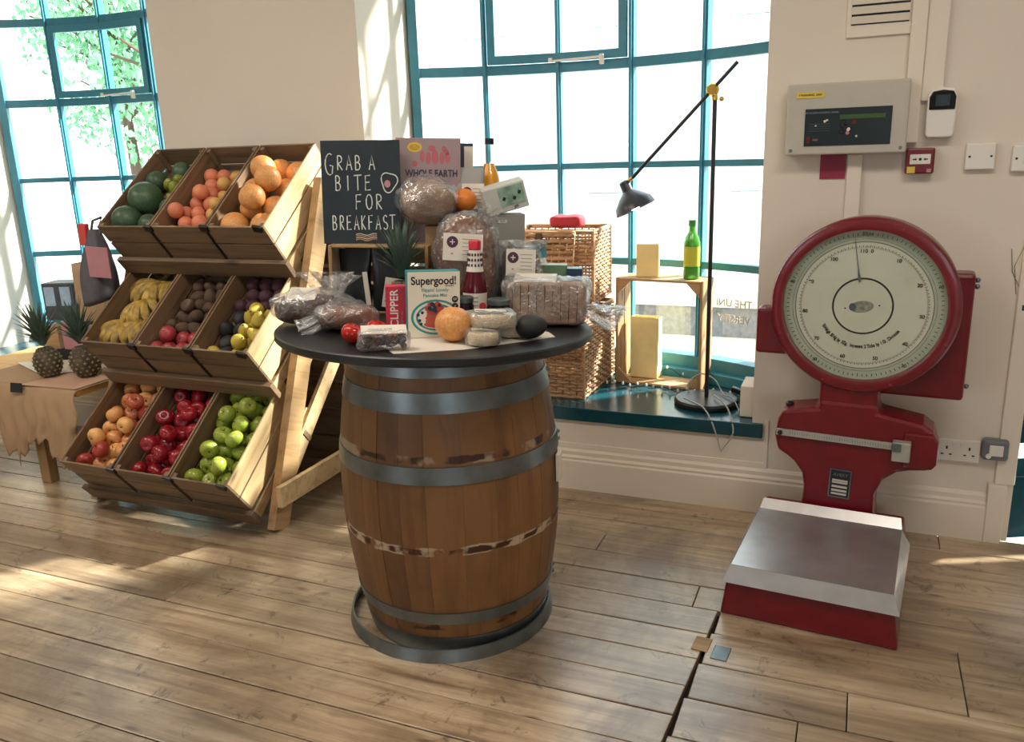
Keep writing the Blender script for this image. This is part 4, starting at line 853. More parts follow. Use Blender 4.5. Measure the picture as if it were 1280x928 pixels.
for k_,(mt_) in enumerate(('chalk','kraft','chalk','kraft')): strokes(t,[[(-.022+.070*i/10,.030-.0060*k_+.003*math.sin(i*.9)) for i in range(11)]],.0022 if k_%2 else .0012,M[mt_],'chalk_bacon')
# big pink display panel
t=empty('cardboard_standee',mat=CB@Matrix.Translation((.150,.060,.226))@Matrix.Rotation(R(8),4,'Z'),label='large dusky pink cardboard panel printed WHOLE EARTH behind round loaf',cat='panel')
pw_,ph_=.215,.345; boxo('panel_board',M['pink'],t,(0,0,ph_/2),(pw_,.012,ph_),bevel=.001)
boxo('front_print',plain('grey mauve print','a08a8c',.6),t,(.006,-.0065,ph_/2),(pw_-.014,.001,ph_-.002),bevel=0)
text('WHOLE EARTH',.0315,plain('navy print','2b3049',.5),t,(.010,-.0084,.230),FR,bold=.018,sx=.80)
g=G(); 
M['pk2']=plain('faded red print','b8646e',.6)
disc(t,-.045,.315,.024,.016,M['yellow'],-.0072,'printed_badge'); disc(t,-.045,.315,.017,.010,plain('ochre print','c99a3a',.6),-.0078,'printed_badge'); text('EAT\nGOOD',.007,M['yellow'],t,(-.045,-.0084,.315),FR)
for x,z,a,b in ((.012,.312,.012,.010),(.052,.310,.008,.010),(.060,.300,.008,.010),(-.020,.286,.008,.018),(.0,.280,.009,.020),(.022,.284,.011,.024),(.045,.280,.008,.020),(.064,.282,.009,.018),(-.045,.262,.009,.010)): disc(t,x,z,a,b,M['pk2'],-.0072,'printed_shape')
# kraft box between crate and loaves, round loaf on top
o=carton('kraft_box',TP(-.135,.300,CAMRZ),.10,.10,.285,M['kraft'],M['kraft'],'tall plain brown box carrying the round wrapped loaf',cat='box')
bagged('round_loaf',TP(-.152,.246,CAMRZ,.287),(.178,.15,.145),M['crustl'],'round brown loaf in shiny crinkled wrap on the tall kraft box',(.95,.9),'film',None,21)
# kraft display box behind
o=carton('grey_display_box',TP(-.020,.405,CAMRZ,0),.27,.14,.325,M['greycard'],M['greycard'],'wide grey cardboard box at the back, topmost stack standing on it',cat='box')
bagged('tall_loaf',TP(.006,.212,CAMRZ,0)@Matrix.Rotation(R(-1),4,'X'),(.190,.115,.318),M['crust'],'tall brown loaf standing on end in clear wrap behind the ketchup',(.75,.8),'film',((.05,.0,.30),(.085,-.02,.335),.035),33,((-.015,-.082,.228),(R(-4),R(3),0),.125,.085))
bagged('dark_loaf',TP(.172,.306,CAMRZ,0)@Matrix.Rotation(R(-1),4,'X'),(.115,.09,.205),M['crustd'],'dark tall loaf with white label bag top, left of green carton',(.5,.6),'filmw',((.0,.0,.20),(-.01,.0,.245),.045),41,((-.020,-.068,.178),(R(-5),R(2),0),.095,.085))
# items on the display box
DB=TP(-.020,.405,CAMRZ,.327)
fruit('orange',TP(-.060,.335,0,.327+.042),.042,'single orange half hidden behind top of the tall loaf','orange on the grey display box',Euler((.1,0,0)).to_matrix().to_4x4())
M['foil']=plain('silver grey pouch','9b9894',.45,bumpv=.4,scale=15)
pouch(DB@Matrix.Translation((-.050,-.005,.0)),.105,.150,M['foil'],'silver grey pouch with purple round logo on the grey box',((0.012,-.026,.055),(R(-10),0,0),.075,.085),.055)
t=empty('black_flask',mat=DB@Matrix.Translation((-.072,.045,0)),label='tall black carton with white side label, behind the silver pouch',cat='carton')
boxo('carton_body',plain('blue black print','1e2740',.5),t,(0,0,.115),(.075,.035,.23)); boxo('side_label',M['paper'],t,(.022,-.019,.185),(.030,.002,.07),bevel=0)
t=empty('juice_bottle',mat=DB@Matrix.Translation((.022,.045,0)),label='orange juice bottle with black cap at the top of the stack',cat='bottle')
g=G(); g.lathe([(0,0),(.033,0),(.035,.005),(.035,.115),(.030,.135),(.020,.155),(.018,.164),(0,.164)],28,caps=False); g.build('orange_juice',plain('orange juice','f0a020',.3),t,smooth=True)
g=G(); g.lathe([(.0,0),(.0345,0),(.0362,.005),(.0362,.115),(.031,.137),(.020,.160),(.0135,.190),(.0130,.232),(0,.232)],28,caps=False); g.build('bottle_glass',M['glass'],t,smooth=True)
g=G(); g.lathe([(0,.228),(.0155,.228),(.0155,.248),(0,.248)],24,caps=False); g.build('bottle_cap',M['black'],t,smooth=True,sharp=40)
g=G(); g.lathe([(.0368,.045),(.0368,.080)],28,caps=False); g.build('bottle_label',M['jarl'],t,smooth=True)
t=empty('window_gift_box',mat=DB@Matrix.Translation((.078,-.035,.012))@Matrix.Rotation(R(-16),4,'Y')@Matrix.Rotation(R(8),4,'X'),label='tilted white gift box with clear window showing greenery, atop the stack',cat='box')
boxo('box_body',plain('off white card','c4c2bb',.7),t,(0,0,.045),(.145,.085,.09),(0,0,0),bevel=.004)
boxo('window_film',plain('pale green contents','8fae9c',.25,var=.4,scale=30),t,(.022,-.0435,.052),(.085,.002,.062),bevel=0)
for x,z in ((-.005,.035),(.05,.045),(.03,.03)): boxo('printed_spot',M['ink'],t,(x,-.045,z+.01),(.010,.001,.012),(0,R(30),0),bevel=0)
text('gift',.012,M['ink'],t,(.03,-.0432,.012),FR)
# green, blue and teal small cartons behind the sliced loaf
t=carton('green_carton',TP(.255,.335,CAMRZ-10,0),.105,.06,.168,plain('sage green print','5f7a5c',.5,var=.2),plain('dark green side','2f5148',.5),'sage green carton behind the sliced loaf',topm=plain('pale green top','a9c4b4',.5))
t=carton('blue_carton',TP(.335,.335,CAMRZ-10,0),.050,.06,.160,plain('navy carton print','1f3350',.5),plain('navy side','24405e',.5),'narrow navy blue carton right of the green carton',topm=plain('pale blue top','8fb8cc',.5))
t=carton('teal_carton',TP(.205,.345,CAMRZ-4,.172)@Matrix.Rotation(R(-14),4,'Y')@Matrix.Translation((0,0,.012)),.066,.045,.045,plain('teal mottled print','4f93a3',.5,var=.3,scale=40),plain('deep teal side','2b5c6a',.5),'small tilted teal box resting on top of green carton')
# pineapple
M['pinebody']=plain('pineapple skin','4e4534',.7,var=.4,scale=30); M['pinestud']=plain('pineapple eye','8c8262',.7,var=.3,scale=40); M['crown']=plain('pineapple leaves','4e6456',.6,var=.25,scale=20)
def pineapple(mt,label,rad=.055,h=.13,crown=.16,seed=0,group=None,cn=46):
    rnd=random.Random(seed); t=empty('pineapple',mat=mt,label=label,cat='pineapple',group=group)
    g=G(); g.lathe([(0,0)]+[(rad*math.sin(max(.25,PI*(.12+.80*u)))**.6 ,h*u) for u in [i/9 for i in range(10)]]+[(0,h)],20,caps=False); g.build('fruit_body',M['pinebody'],t,smooth=True)
    g=G(); nr=8
    for j in range(nr):
        u=(j+.6)/nr; rr=rad*math.sin(max(.25,PI*(.12+.80*u)))**.6; n=13
        for i in range(n):
            a=2*PI*(i+.5*(j%2))/n; T=Matrix.Rotation(a,4,'Z')@Matrix.Translation((rr,0,h*u)); s_=.0095*(rr/rad)
            g.add([(-.002,-s_,0),(-.002,0,-s_*.9),(-.002,s_,0),(-.002,0,s_*.9),(.006,0,.001)],[(0,1,4),(1,2,4),(2,3,4),(3,0,4)],mt=T)
    g.build('fruit_eyes',M['pinestud'],t)
    g=G()
    for i in range(cn):
        u=i/cn; a=i*2.4; L=crown*(.55+.45*u)*rnd.uniform(.85,1.1); lean=.95*(1-u)+.10; w0=.012
        P0=Vector((.010*math.cos(a),.010*math.sin(a),h+.01+.035*u)); d=Vector((math.cos(a),math.sin(a),0)); s_=Vector((-math.sin(a),math.cos(a),0)); vs=[];fs=[]
        for k_ in range(6):
            q=k_/5; ln=lean*(.55+.65*q); c=P0+d*(L*q*math.sin(ln))+Vector((0,0,L*q*math.cos(ln*.8))); wd=w0*(1-q)**.7*(.8+.6*q)
            vs+=[c-s_*wd-d*.002,c+d*.004*(1-q),c+s_*wd-d*.002]
        for k_ in range(5): b=k_*3; fs+=[(b,b+1,b+4,b+3),(b+1,b+2,b+5,b+4)]
        g.add(vs,fs)
    g.build('leaf_crown',M['crown'],t)
    return t
pineapple(TP(-.165,.085,0),'pineapple on the tabletop, its grey green crown before the crate',.050,.12,.155,3)
# ================================================================== RED PLATFORM SCALE
M['beamst']=plain('worn bright beam metal','b2b2aa',.4,metal=.45,var=.1)
t=empty('platform_scale',(-.05,2.80,0),R(-4.6),label='large red cast iron platform scale with round dial and steel tray',cat='scale'); S=t
g=G(); g.add([(-.264,-.322,0),(.272,-.322,0),(.272,.36,0),(-.264,.36,0),(-.245,-.308,.15),(.250,-.308,.15),(.250,.36,.15),(-.245,.36,.15)],[(0,1,2,3),(4,7,6,5),(0,4,5,1),(1,5,6,2),(2,6,7,3),(3,7,4,0)])
g.build('base',M['red'],t,bevel=.008)
g=G(); x0,x1,y0,y1=-.237,.248,-.300,.180; th=.0025; zt=.172
def bent(vs_in,vs_out):  # sheet strip
    return vs_in+vs_out
g.box(((x0+x1)/2,(y0+y1)/2,zt),(x1-x0,y1-y0,.004))
fl=G(); n=len
def quadp(g,a,b,c,d,th=.003):
    a,b,c,d=map(Vector,(a,b,c,d)); nn=(b-a).cross(d-a).normalized()*th; g.add([a,b,c,d,a+nn,b+nn,c+nn,d+nn],[(0,3,2,1),(4,5,6,7),(0,1,5,4),(1,2,6,5),(2,3,7,6),(3,0,4,7)])
g.build('tray_plate',M['steeltray'],t)
for a,b,c,d in (((x0,y0,zt),(x1,y0,zt),(x1+.020,y0-.028,zt-.052),(x0-.020,y0-.028,zt-.052)),((x1,y0,zt),(x1,y1,zt),(x1+.030,y1+.010,zt-.055),(x1+.020,y0-.028,zt-.052)),((x0,y0,zt),(x0,y1,zt),(x0-.028,y1+.01,zt-.055),(x0-.020,y0-.028,zt-.052)),((x0,y1,zt),(x1,y1,zt),(x1-.006,y1+.030,zt+.030),(x0+.008,y1+.030,zt+.030))):
    q=G(); quadp(q,a,b,c,d); q.build('tray_flange',M['steeltray'],t)
colp=[(-0.057,0.60),(-0.060,0.57),(-0.180,0.549),(-0.198,0.513),(-0.207,0.447),(-0.195,0.392),(-0.16,.372),(-0.134,0.352),(-0.104,0.312),(-0.095,0.259),(-.098,.21),(-0.106,0.165),(-0.118,0.10),(0.158,0.10),(0.155,0.160),(0.150,0.209),(0.149,0.267),(0.169,0.322),(0.211,0.358),(0.254,0.371),(0.309,0.378),(0.328,0.40),(0.328,0.49),(0.315,0.523),(0.282,0.547),(0.139,0.572),(0.134,0.60)]
g=G(); g.prism(colp,.235,.375,'y'); g.build('column',M['red'],t,bevel=.014)
g=G(); g.prism([(.225,.388),(.320,.388),(.335,.41),(.335,.49),(.318,.515),(.225,.515)],.222,.30,'y'); g.build('beam_end_cover',M['red'],t,bevel=.008)
DC=(.060,.945); DT=Matrix.Translation((DC[0],0,DC[1]))@Matrix.Rotation(PI/2,4,'X')
g=G(); g.lathe([(0,-.375),(.285,-.375),(.300,-.36),(.303,-.27),(.303,-.235),(.296,-.222),(.275,-.216),(.262,-.220),(.260,-.250),(0,-.250)],72,caps=False,mt=Matrix.Translation((DC[0],0,DC[1]))@Matrix.Rotation(-PI/2,4,'X')@Matrix.Scale(-1,4,(0,0,1))); g.build('dial_housing',M['red'],t,smooth=True,sharp=35)
def dface(r0,r1,mat,y,name):
    g=G(); n=64; vs=[];fs=[]
    for i in range(n):
        a=2*PI*i/n
        for rr in (r0,r1): vs.append((DC[0]+rr*math.cos(a),y,DC[1]+rr*math.sin(a)))
    for i in range(n): k_=(i+1)%n; fs.append((2*i,2*k_,2*k_+1,2*i+1))
    return mesh(name,vs,fs,mat,t)
FY=.249
M['dial']=plain('aged cream dial','dad8ca',.5,var=.05,scale=8); M['dialg']=plain('dial outer ring','b4bdae',.5,var=.04); M['dtick']=plain('dial print','3a3630',.6); M['brown']=plain('dial ring brown','83796a',.6)
g=G(); g.prism([(DC[0]+.262*math.cos(2*PI*i/64),DC[1]+.262*math.sin(2*PI*i/64)) for i in range(64)],FY,FY+.01,'y'); dl=g.build('dial_face',M['dial'],t)
def ring(r0,r1,mat,y,name):
    o=dface(r0,r1,mat,y,name); o.parent=dl; return o
ring(.220,.262,M['dialg'],FY-.0006,'outer_ring'); ring(.2185,.2215,M['brown'],FY-.0012,'ring_line'); ring(.229,.2305,M['brown'],FY-.0012,'ring_line'); ring(.0925,.0985,M['ink'],FY-.0012,'centre_ring')
def ticks(r0,r1,n,wd,name,skip=None):
    g=G()
    for i in range(n):
        if skip and i%skip==0: L=(r1-r0)*.35
        else: L=0
        a=2*PI*i/n; g.add([(DC[0]+rr*math.sin(a)+s_*wd*math.cos(a),FY-.0016,DC[1]+rr*math.cos(a)-s_*wd*math.sin(a)) for rr,s_ in ((r0-L,-1),(r1,-1),(r1,1),(r0-L,1))],[(0,1,2,3)])
    g.build(name,M['dtick'],dl)
ticks(.199,.205,220,.0007,'inner_scale_ticks'); ticks(.203,.208,110,.0011,'inner_scale_ticks',10); ticks(.241,.250,100,.0012,'outer_scale_ticks',10)
for k_ in range(11):
    a=2*PI*k_/11; rr=.188; text(str(k_*10) if k_ else '110  0',.017,M['dtick'],dl,(DC[0]+rr*math.sin(a),FY-.0018,DC[1]+rr*math.cos(a)),(R(90),0,0),bold=.03)
for k_ in range(5):
    a=2*PI*k_/5; rr=.246; text(str(k_*10) if k_ else '50 kg',.016,M['dtick'],dl,(DC[0]+rr*math.sin(a),FY-.0022,DC[1]+rr*math.cos(a)),(R(90),0,0),bold=.03)
msg='To Weigh 50 Kg by 100g. Increment 2 Ticks by 1 Gr. Divisions'; cw_=len(msg)
for i,ch in enumerate(msg):
    if ch==' ': continue
    a=R(232-104*(1-(i/(cw_-1)))*1.0+0); a=R(211)+ (R(326)-R(211))*i/(cw_-1)
    rr=.142; text(ch,.0175,M['ink'],dl,(DC[0]+rr*math.cos(a),FY-.0018,DC[1]+rr*math.sin(a)),(R(90),-(a+PI/2),0),bold=.02,sx=.74)
g=G(); n=32; g.prism([(DC[0]-.003+.038*math.cos(2*PI*i/n),DC[1]-.002+.020*math.sin(2*PI*i/n)+.004*math.cos(2*PI*i/n)) for i in range(n)],FY-.002,FY-.001,'y'); em=g.build('oval_emblem',plain('grey emblem print','8e9088',.6,var=.4,scale=90),dl)
g=G(); g.prism([(DC[0]-.032+.011*math.cos(2*PI*i/n),DC[1]-.004+.013*math.sin(2*PI*i/n)) for i in range(n)],FY-.003,FY-.002,'y'); g.build('emblem_globe',plain('blue grey print','4b5a72',.5),em)
for x,z in ((-.055,-.010),(.053,.005)):
    g=G(); g.prism([(DC[0]+x+.0028*math.cos(2*PI*i/10),DC[1]+z+.0028*math.sin(2*PI*i/10)) for i in range(10)],FY-.002,FY-.001,'y'); g.build('dial_dot',M['ink'],dl)
g=G(); a=R(-9.5); g.prism([(DC[0]+rr*math.sin(a)+s_*math.cos(a),DC[1]+rr*math.cos(a)-s_*math.sin(a)) for rr,s_ in ((.085,-.004),(.10,-.0045),(.135,-.0015),(.240,-.0007),(.240,.0007),(.135,.0015),(.10,.0045),(.085,.004))],FY-.005,FY-.004,'y'); g.build('pointer',M['steel'],t)
g=G(); g.prism([(DC[0]+.262*math.cos(2*PI*i/64),DC[1]+.262*math.sin(2*PI*i/64)) for i in range(64)],.226,.229,'y'); g.build('dial_glass',glassmat('dial glass',(.97,.985,.97),.06,.03),t)
g=G(); g.b2(.10,.395,.33,.43,.615,1.055); o=g.build('rear_housing',M['red'],t,bevel=.012)
g=G(); g.b2(-.300,-.18,.28,.36,.745,.915); g.build('side_lug',M['red'],t,bevel=.012)
g=G(); g.b2(-.060,.135,.24,.37,.56,.68); g.build('neck',M['red'],t,bevel=.012)
for z in (1.03,.66):
    for d in ((0,0,0),(.0,.0,-.022)) if z>1 else ((0,0,0),):
        g=G(); g.sphere((.402,.37,z+d[2]),.009,10,6); g.build('hinge_screw',M['steel'],t,smooth=True)
for k_ in range(8):
    a=2*PI*(k_+.5)/8; g=G(); g.sphere((DC[0]+.284*math.sin(a),.216,DC[1]+.284*math.cos(a)),(.005,.003,.005),8,5); g.build('rim_screw',M['dkred'],t,smooth=True)
boxo('weigh_beam',M['beamst'],t,(.018,.226,.463),(.435,.010,.024),(0,R(1.0),0),bevel=.001)
g=G()
for i in range(41): g.box((-.15+i*.0085,.2205,.468-.0002*i),(.0011,.001,.007 if i%5 else .013))
g.build('beam_graduations',M['dtick'],t)
g=G(); g.lathe([(0,0),(.009,0),(.009,.008),(0,.008)],12,mt=Matrix.Translation((-.185,.221,.466))@Matrix.Rotation(PI/2,4,'X'),caps=False); g.build('pivot_bolt',M['blkmetal'],t)
boxo('sliding_poise',M['beamst'],t,(.222,.206,.453),(.058,.036,.070),bevel=.004); boxo('poise_plate',M['steel'],t,(.206,.186,.470),(.030,.006,.030),bevel=.002)
g=G(); g.sphere((-.168,.30,.556),(.016,.016,.010),12,7); g.build('oil_cap',M['blkmetal'],t,smooth=True)
p_=boxo('maker_plate',M['ink'],t,(.030,.233,.292),(.074,.003,.110),(0,R(2),0),bevel=.001); 
g=G(); 
for c,d in (((0,-.002,.053),(.074,.001,.004)),((0,-.002,-.053),(.074,.001,.004)),((.035,-.002,0),(.004,.001,.110)),((-.035,-.002,0),(.004,.001,.110))): g.box(c,d)
g.build('plate_border',M['steel'],p_); text('AVERY',.017,M['steel'],p_,(0,-.0022,.033),FR,bold=.01)
for z,h in ((.008,.015),(-.012,.008),(-.027,.008),(-.040,.007)): boxo('plate_field',M['jarl'],p_,(0,-.002,z),(.052,.001,h),bevel=0)
text('CAPACITY 50 KG',.006,M['ink'],p_,(0,-.003,.008),FR)
# ================================================================== WINDOW SILL ITEMS
SZ=.386
def hamper(mt,wd,d,h,label,lid=False,seed=0):
    t=empty('wicker_hamper',mat=mt,label=label,cat='hamper',group=None)
    def panel(name,L,H,T,rows_,parent):
        g=G(); nst=max(4,int(L/.034)); 
        for i in range(nst+1): g.tube([(L*i/nst,0,0),(L*i/nst,0,H)],.0042,6,mt=T)
        for j in range(rows_):
            z=H*(j+.5)/rows_; pts=[(L*q/(nst*2),.0068*math.cos(PI*(q/2.0+j)),z+.0008*math.sin(q*1.7+j)) for q in range(nst*2+1)]; g.tube(pts,H/rows_*.385,5,mt=T)
        g.tube([(0,0,H),(L,0,H)],.0075,7,mt=T); g.tube([(0,0,0.004),(L,0,.004)],.0065,7,mt=T)
        o=g.build(name,M['wick'],parent,smooth=True,sharp=0); o['kind']='stuff'; del o['kind']; return o
    rw=max(8,int(h/.0155))
    panel('front_weave',wd,h,Matrix.Translation((-wd/2,-d/2,0)),rw,t); panel('back_weave',wd,h,Matrix.Translation((-wd/2,d/2,0)),rw,t)
    for s_ in (-1,1): panel('side_weave',d,h,Matrix.Translation((s_*wd/2,-d/2,0))@Matrix.Rotation(PI/2,4,'Z'),rw,t)
    for a in (-1,1):
        for b in (-1,1): g=G(); g.tube([(a*wd/2,b*d/2,0),(a*wd/2,b*d/2,h+.003)],.009,8); g.build('corner_post',M['wick'],t,smooth=True)
    g=G(); g.box((0,0,.01),(wd-.01,d-.01,.008)); g.build('base_panel',M['wick'],t)
    return t,panel
HR=Matrix.Rotation(R(-1),4,'Z')
t,pn=hamper(Matrix.Translation((-1.350,3.715,SZ))@HR,.48,.46,.385,'large closed brown wicker hamper standing on the teal windowsill')
pn('lid_weave',.48,.46,Matrix.Translation((-.24,-.23,.392))@Matrix.Rotation(R(-90),4,'X')@Matrix.Scale(-1,4,(0,0,1)),26,t)
t,pn=hamper(Matrix.Translation((-1.335,3.81,SZ+.41))@Matrix.Rotation(R(2),4,'Z'),.42,.32,.335,'smaller pale wicker hamper on the big hamper, lid tilted towards the room')
pn('lid_weave',.34,.27,Matrix.Translation((-.21,-.255,.075))@Matrix.Rotation(R(-17),4,'X'),10,t)
boxo('lid_clasp',M['bark'],t,(-.04,-.19,.315),(.03,.012,.03))
g=G(); vs,fs=sup(.4,.4,(.15,.12,.055),30,16,.008,20,3); o=mesh('red_pouch',[v+Vector((-1.25,3.70,SZ+.41+.345+.035)) for v in vs],fs,plain('red fabric','c23a44',.8),None,smooth=True,sharp=0); tag(o,'small red fabric pouch lying on the topmost wicker hamper','pouch')
# upended crate on the sill
KR=R(-14); KM=Matrix.Translation((-.832,3.855,SZ))@Matrix.Rotation(KR+R(6),4,'Z')
t=empty('open_pine_crate',mat=KM,label='open pine crate on its side on the windowsill with corner gussets',cat='crate'); w_,h_,d_=.425,.515,.16
for s_ in (-1,1):
    for yy_ in (-.042,.042): boxo('side_board',M['pinez'],t,(s_*(w_/2-.006),yy_,h_/2),(.012,.076,h_))
    for yy_ in (-.042,.042): boxo('top_board' if s_>0 else 'bottom_board',M['pine'],t,(0,yy_,h_-.006 if s_>0 else .006),(w_-.026,.076,.012))
    for a in (-1,1):
        z=h_/2+a*(h_/2-.013); x=s_*(w_/2-.013)
        g=G(); g.prism([(x,z),(x-s_*.062,z),(x,z-a*.062)],-d_/2-.001,-d_/2+.014,'y'); g.build('corner_gusset',M['pine'],t)
def paperbag(name,mt,wd,d,h,mat_,label,open_=True,cat='paper bag'):
    t=empty(name,mat=mt,label=label,cat=cat); n=9
    g=G(); levels=8; vs=[];fs=[]; N=24
    for j in range(levels+1):
        u=j/levels
        for i in range(N):
            s_=i/N*4; e=int(s_); f=s_-e; c=[(-1,-1),(1,-1),(1,1),(-1,1)]; a=Vector(c[e]); b=Vector(c[(e+1)%4]); q=a.lerp(b,f)
            k_=1+.04*u; vs.append((q.x*wd/2*k_+.004*noise.noise(Vector((q.x*2,q.y*2,u*5))),q.y*d/2*(1-.35*u)+.006*noise.noise(Vector((q.x*3,u*4,q.y))),h*u))
    for j in range(levels):
        for i in range(N): k_=(i+1)%N; fs.append((j*N+i,j*N+k_,(j+1)*N+k_,(j+1)*N+i))
    fs.append(tuple(range(N-1,-1,-1))); o=mesh('bag_paper',vs,fs,mat_,t,smooth=True,sharp=40)
    sd=o.modifiers.new('thick','SOLIDIFY'); sd.thickness=.001
    return t
M['yelpaper']=plain('pale yellow paper','f0da9c',.7,var=.05)
paperbag('yellow_paper_bag',Matrix.Translation((-.925,3.905,SZ+.014))@Matrix.Rotation(R(-6),4,'Z'),.135,.07,.30,M['yelpaper'],'tall pale yellow paper bag standing inside the open pine crate')
t=carton('honey_box',KM@Matrix.Translation((-.085,.01,h_+.001))@Matrix.Rotation(R(15),4,'Z'),.105,.055,.155,M['yelpaper'],plain('pale honey card','e6c98c',.6),'pale yellow box standing on top of the open pine crate',cat='box')
t=empty('green_bottle',mat=KM@Matrix.Translation((.135,-.01,h_+.001)),label='green glass bottle with yellow label on the open pine crate',cat='bottle')
mt_,nt_,b_=newmat('green bottle glass'); b_.inputs['Base Color'].default_value=(.12,.50,.06,1); b_.inputs['Transmission Weight'].default_value=.55; b_.inputs['Roughness'].default_value=.08
g=G(); g.lathe([(0,0),(.034,0),(.037,.006),(.037,.165),(.030,.190),(.016,.215),(.0145,.24),(.0145,.262),(0,.262)],28,caps=False); g.build('bottle_glass',mt_,t,smooth=True)
g=G(); g.lathe([(.0376,.06),(.0376,.15)],28,caps=False); g.build('bottle_label',plain('yellow green label','c6c93e',.6),t,smooth=True)
g=G(); g.lathe([(0,.24),(.017,.24),(.017,.268),(0,.268)],20,caps=False); g.build('bottle_cap',plain('green cap','3a8a3a',.4),t,smooth=True,sharp=40)
# crumpled wrapping between the hamper and crate
vs,fs=sup(.8,.8,(.20,.20,.13),40,24,.05,9,7); o=mesh('crumpled_cellophane',[v+Vector((-1.20,3.55,SZ+.47)) for v in vs],fs,M['film'],None,smooth=True,sharp=0); tag(o,'crumpled clear cellophane on the corner of big hamper, left of pine crate','wrapping')
# desk lamp
t=empty('task_lamp',(-.575,3.575,SZ),label='tall black standing lamp with brass joint and angled arm on sill',cat='lamp')
g=G(); g.lathe([(0,0),(.136,0),(.140,.004),(.140,.018),(.132,.026),(.03,.030),(0,.030)],56,caps=False); g.build('lamp_base',M['blkmetal'],t,smooth=True,sharp=35)
g=G(); g.lathe([(.009,.02),(.009,1.292)],18,caps=True); g.build('pole',M['blkmetal'],t,smooth=True)
J=Vector((-.008,-.015,1.325)); g=G(); g.lathe([(0,-.018),(.020,-.018),(.026,-.008),(.026,.008),(.020,.018),(0,.018)],24,mt=Matrix.Translation(J)@Matrix.Rotation(PI/2,4,'X'),caps=False); g.tube([(0,0,1.285),(-.002,0,1.31)],.012,12); g.sphere((.028,-.01,1.288),.010,10,6); g.build('brass_joint',M['brass'],t,smooth=True)
A0=Vector((.088,-.02,1.425)); A1=Vector((-.335,-.02,.985)); g=G(); g.tube([A0,A1],.0075,12); g.build('arm',M['blkmetal'],t,smooth=True,sharp=60)
g=G(); g.tube([A1,A1+Vector((-.02,0,-.015))],.008,10); g.sphere(A1+Vector((-.028,0,-.022)),.016,12,8); g.build('shade_joint',M['brass'],t,smooth=True)
SM=Matrix.Translation(A1+Vector((-.020,0,-.055)))@Matrix.Rotation(R(-25),4,'Y')
g=G(); g.lathe([(.016,.045),(.022,.04),(.024,.0),(.050,-.022),(.082,-.055),(.090,-.085),(.087,-.085),(.079,-.057),(.048,-.026),(.020,-.004),(.016,.045)],36,mt=SM,caps=False); g.build('lamp_shade',plain('dark blue grey shade','3a3c48',.3),t,smooth=True)
g=G(); g.sphere((0,0,-.064),.026,14,9,mt=SM); mb,nb_,bb_=newmat('lit bulb'); bb_.inputs['Emission Color'].default_value=(1,.86,.68,1); bb_.inputs['Emission Strength'].default_value=14; g.build('bulb',mb,t,smooth=True)
def curve_tube(name,pts,rad,mat,label=None,cat=None,parent=None,res=8,n=6):
    P=[Vector(q) for q in pts]; out=[]
    for i in range(len(P)-1):
        p0=P[max(i-1,0)];p1=P[i];p2=P[i+1];p3=P[min(i+2,len(P)-1)]
        for k_ in range(res):
            u=k_/res; out.append(.5*((2*p1)+(-p0+p2)*u+(2*p0-5*p1+4*p2-p3)*u*u+(-p0+3*p1-3*p2+p3)*u**3))
    out.append(P[-1]); g=G(); g.tube(out,rad,n); o=g.build(name,mat,parent,smooth=True,sharp=0)
    if label: tag(o,label,cat)
    return o,out
M['cable']=plain('grey cable','a9a8a4',.5)
curve_tube('lamp_cable',[(-.66,3.50,.424),(-.62,3.46,.424),(-.56,3.41,.415),(-.515,3.347,.380),(-.485,3.325,.315),(-.468,3.322,.262),(-.462,3.325,.272),(-.425,3.328,.335),(-.43,3.348,.380),(-.46,3.42,.418),(-.50,3.50,.425),(-.54,3.56,.43)],.0035,M['cable'],'grey lamp cable looping over the front edge of windowsill','cable')
curve_tube('lamp_cable',[(-.66,3.64,.39),(-.67,3.66,.45),(-.62,3.68,.49),(-.56,3.68,.47),(-.52,3.64,.43),(-.50,3.60,.422),(-.46,3.56,.424),(-.42,3.48,.393)],.003,M['cable'],'thin pale cable looped behind the foot of the lamp pole','cable')
t=empty('plug_adapter',(-.425,3.555,SZ),label='black plug adapter lying between lamp base and white trunking box',cat='adapter')
boxo('adapter_body',M['black'],t,(.022,.045,.042),(.06,.06,.05),(0,0,R(10)),bevel=.005); boxo('plug',M['black'],t,(-.022,.05,.060),(.05,.03,.022),(0,R(15),R(-8)),bevel=.004); boxo('foot',M['black'],t,(.022,.045,.009),(.05,.05,.018),bevel=.002)
o=boxo('trunking_box',M['trimw'],None,(-.383,3.50,SZ+.068),(.055,.16,.134),bevel=.004); tag(o,'small white boxed in trunking at right end of the windowsill','trunking')
# fairy lights along the sill
pts=[]; rnd=random.Random(4); 
for i in range(26): pts.append((-1.10+i*.026,3.735-.0035*i+rnd.uniform(-.015,.015)+(.0 if i<20 else .05),SZ+.006+rnd.uniform(0,.014)))
fl=empty('fairy_lights',(0,0,0),label='string of fairy lights with green wire along the windowsill',cat='fairy lights')
o,out=curve_tube('wire',pts,.0022,plain('dark green wire','1c2a22',.6),parent=fl,res=4,n=5)
pts2=[(-.86+i*.05,3.985-.012*abs(i-4)*.9,SZ+.035+.02*math.sin(i*2)) for i in range(10)]
o2,out2=curve_tube('wire',[(x,y-.03,z) for x,y,z in pts2],.0018,plain('dark green wire','1c2a22',.6),parent=fl,res=4,n=5)
for q in out[4::6]+out2[3::6]:
    g=G(); g.sphere(q+Vector((0,-.004,.010)),(.0055,.0055,.009),8,6); g.build('bulb',plain('frosted bulb','f0f0ea',.3) if 'fb' not in M else M['fb'],fl,smooth=True)
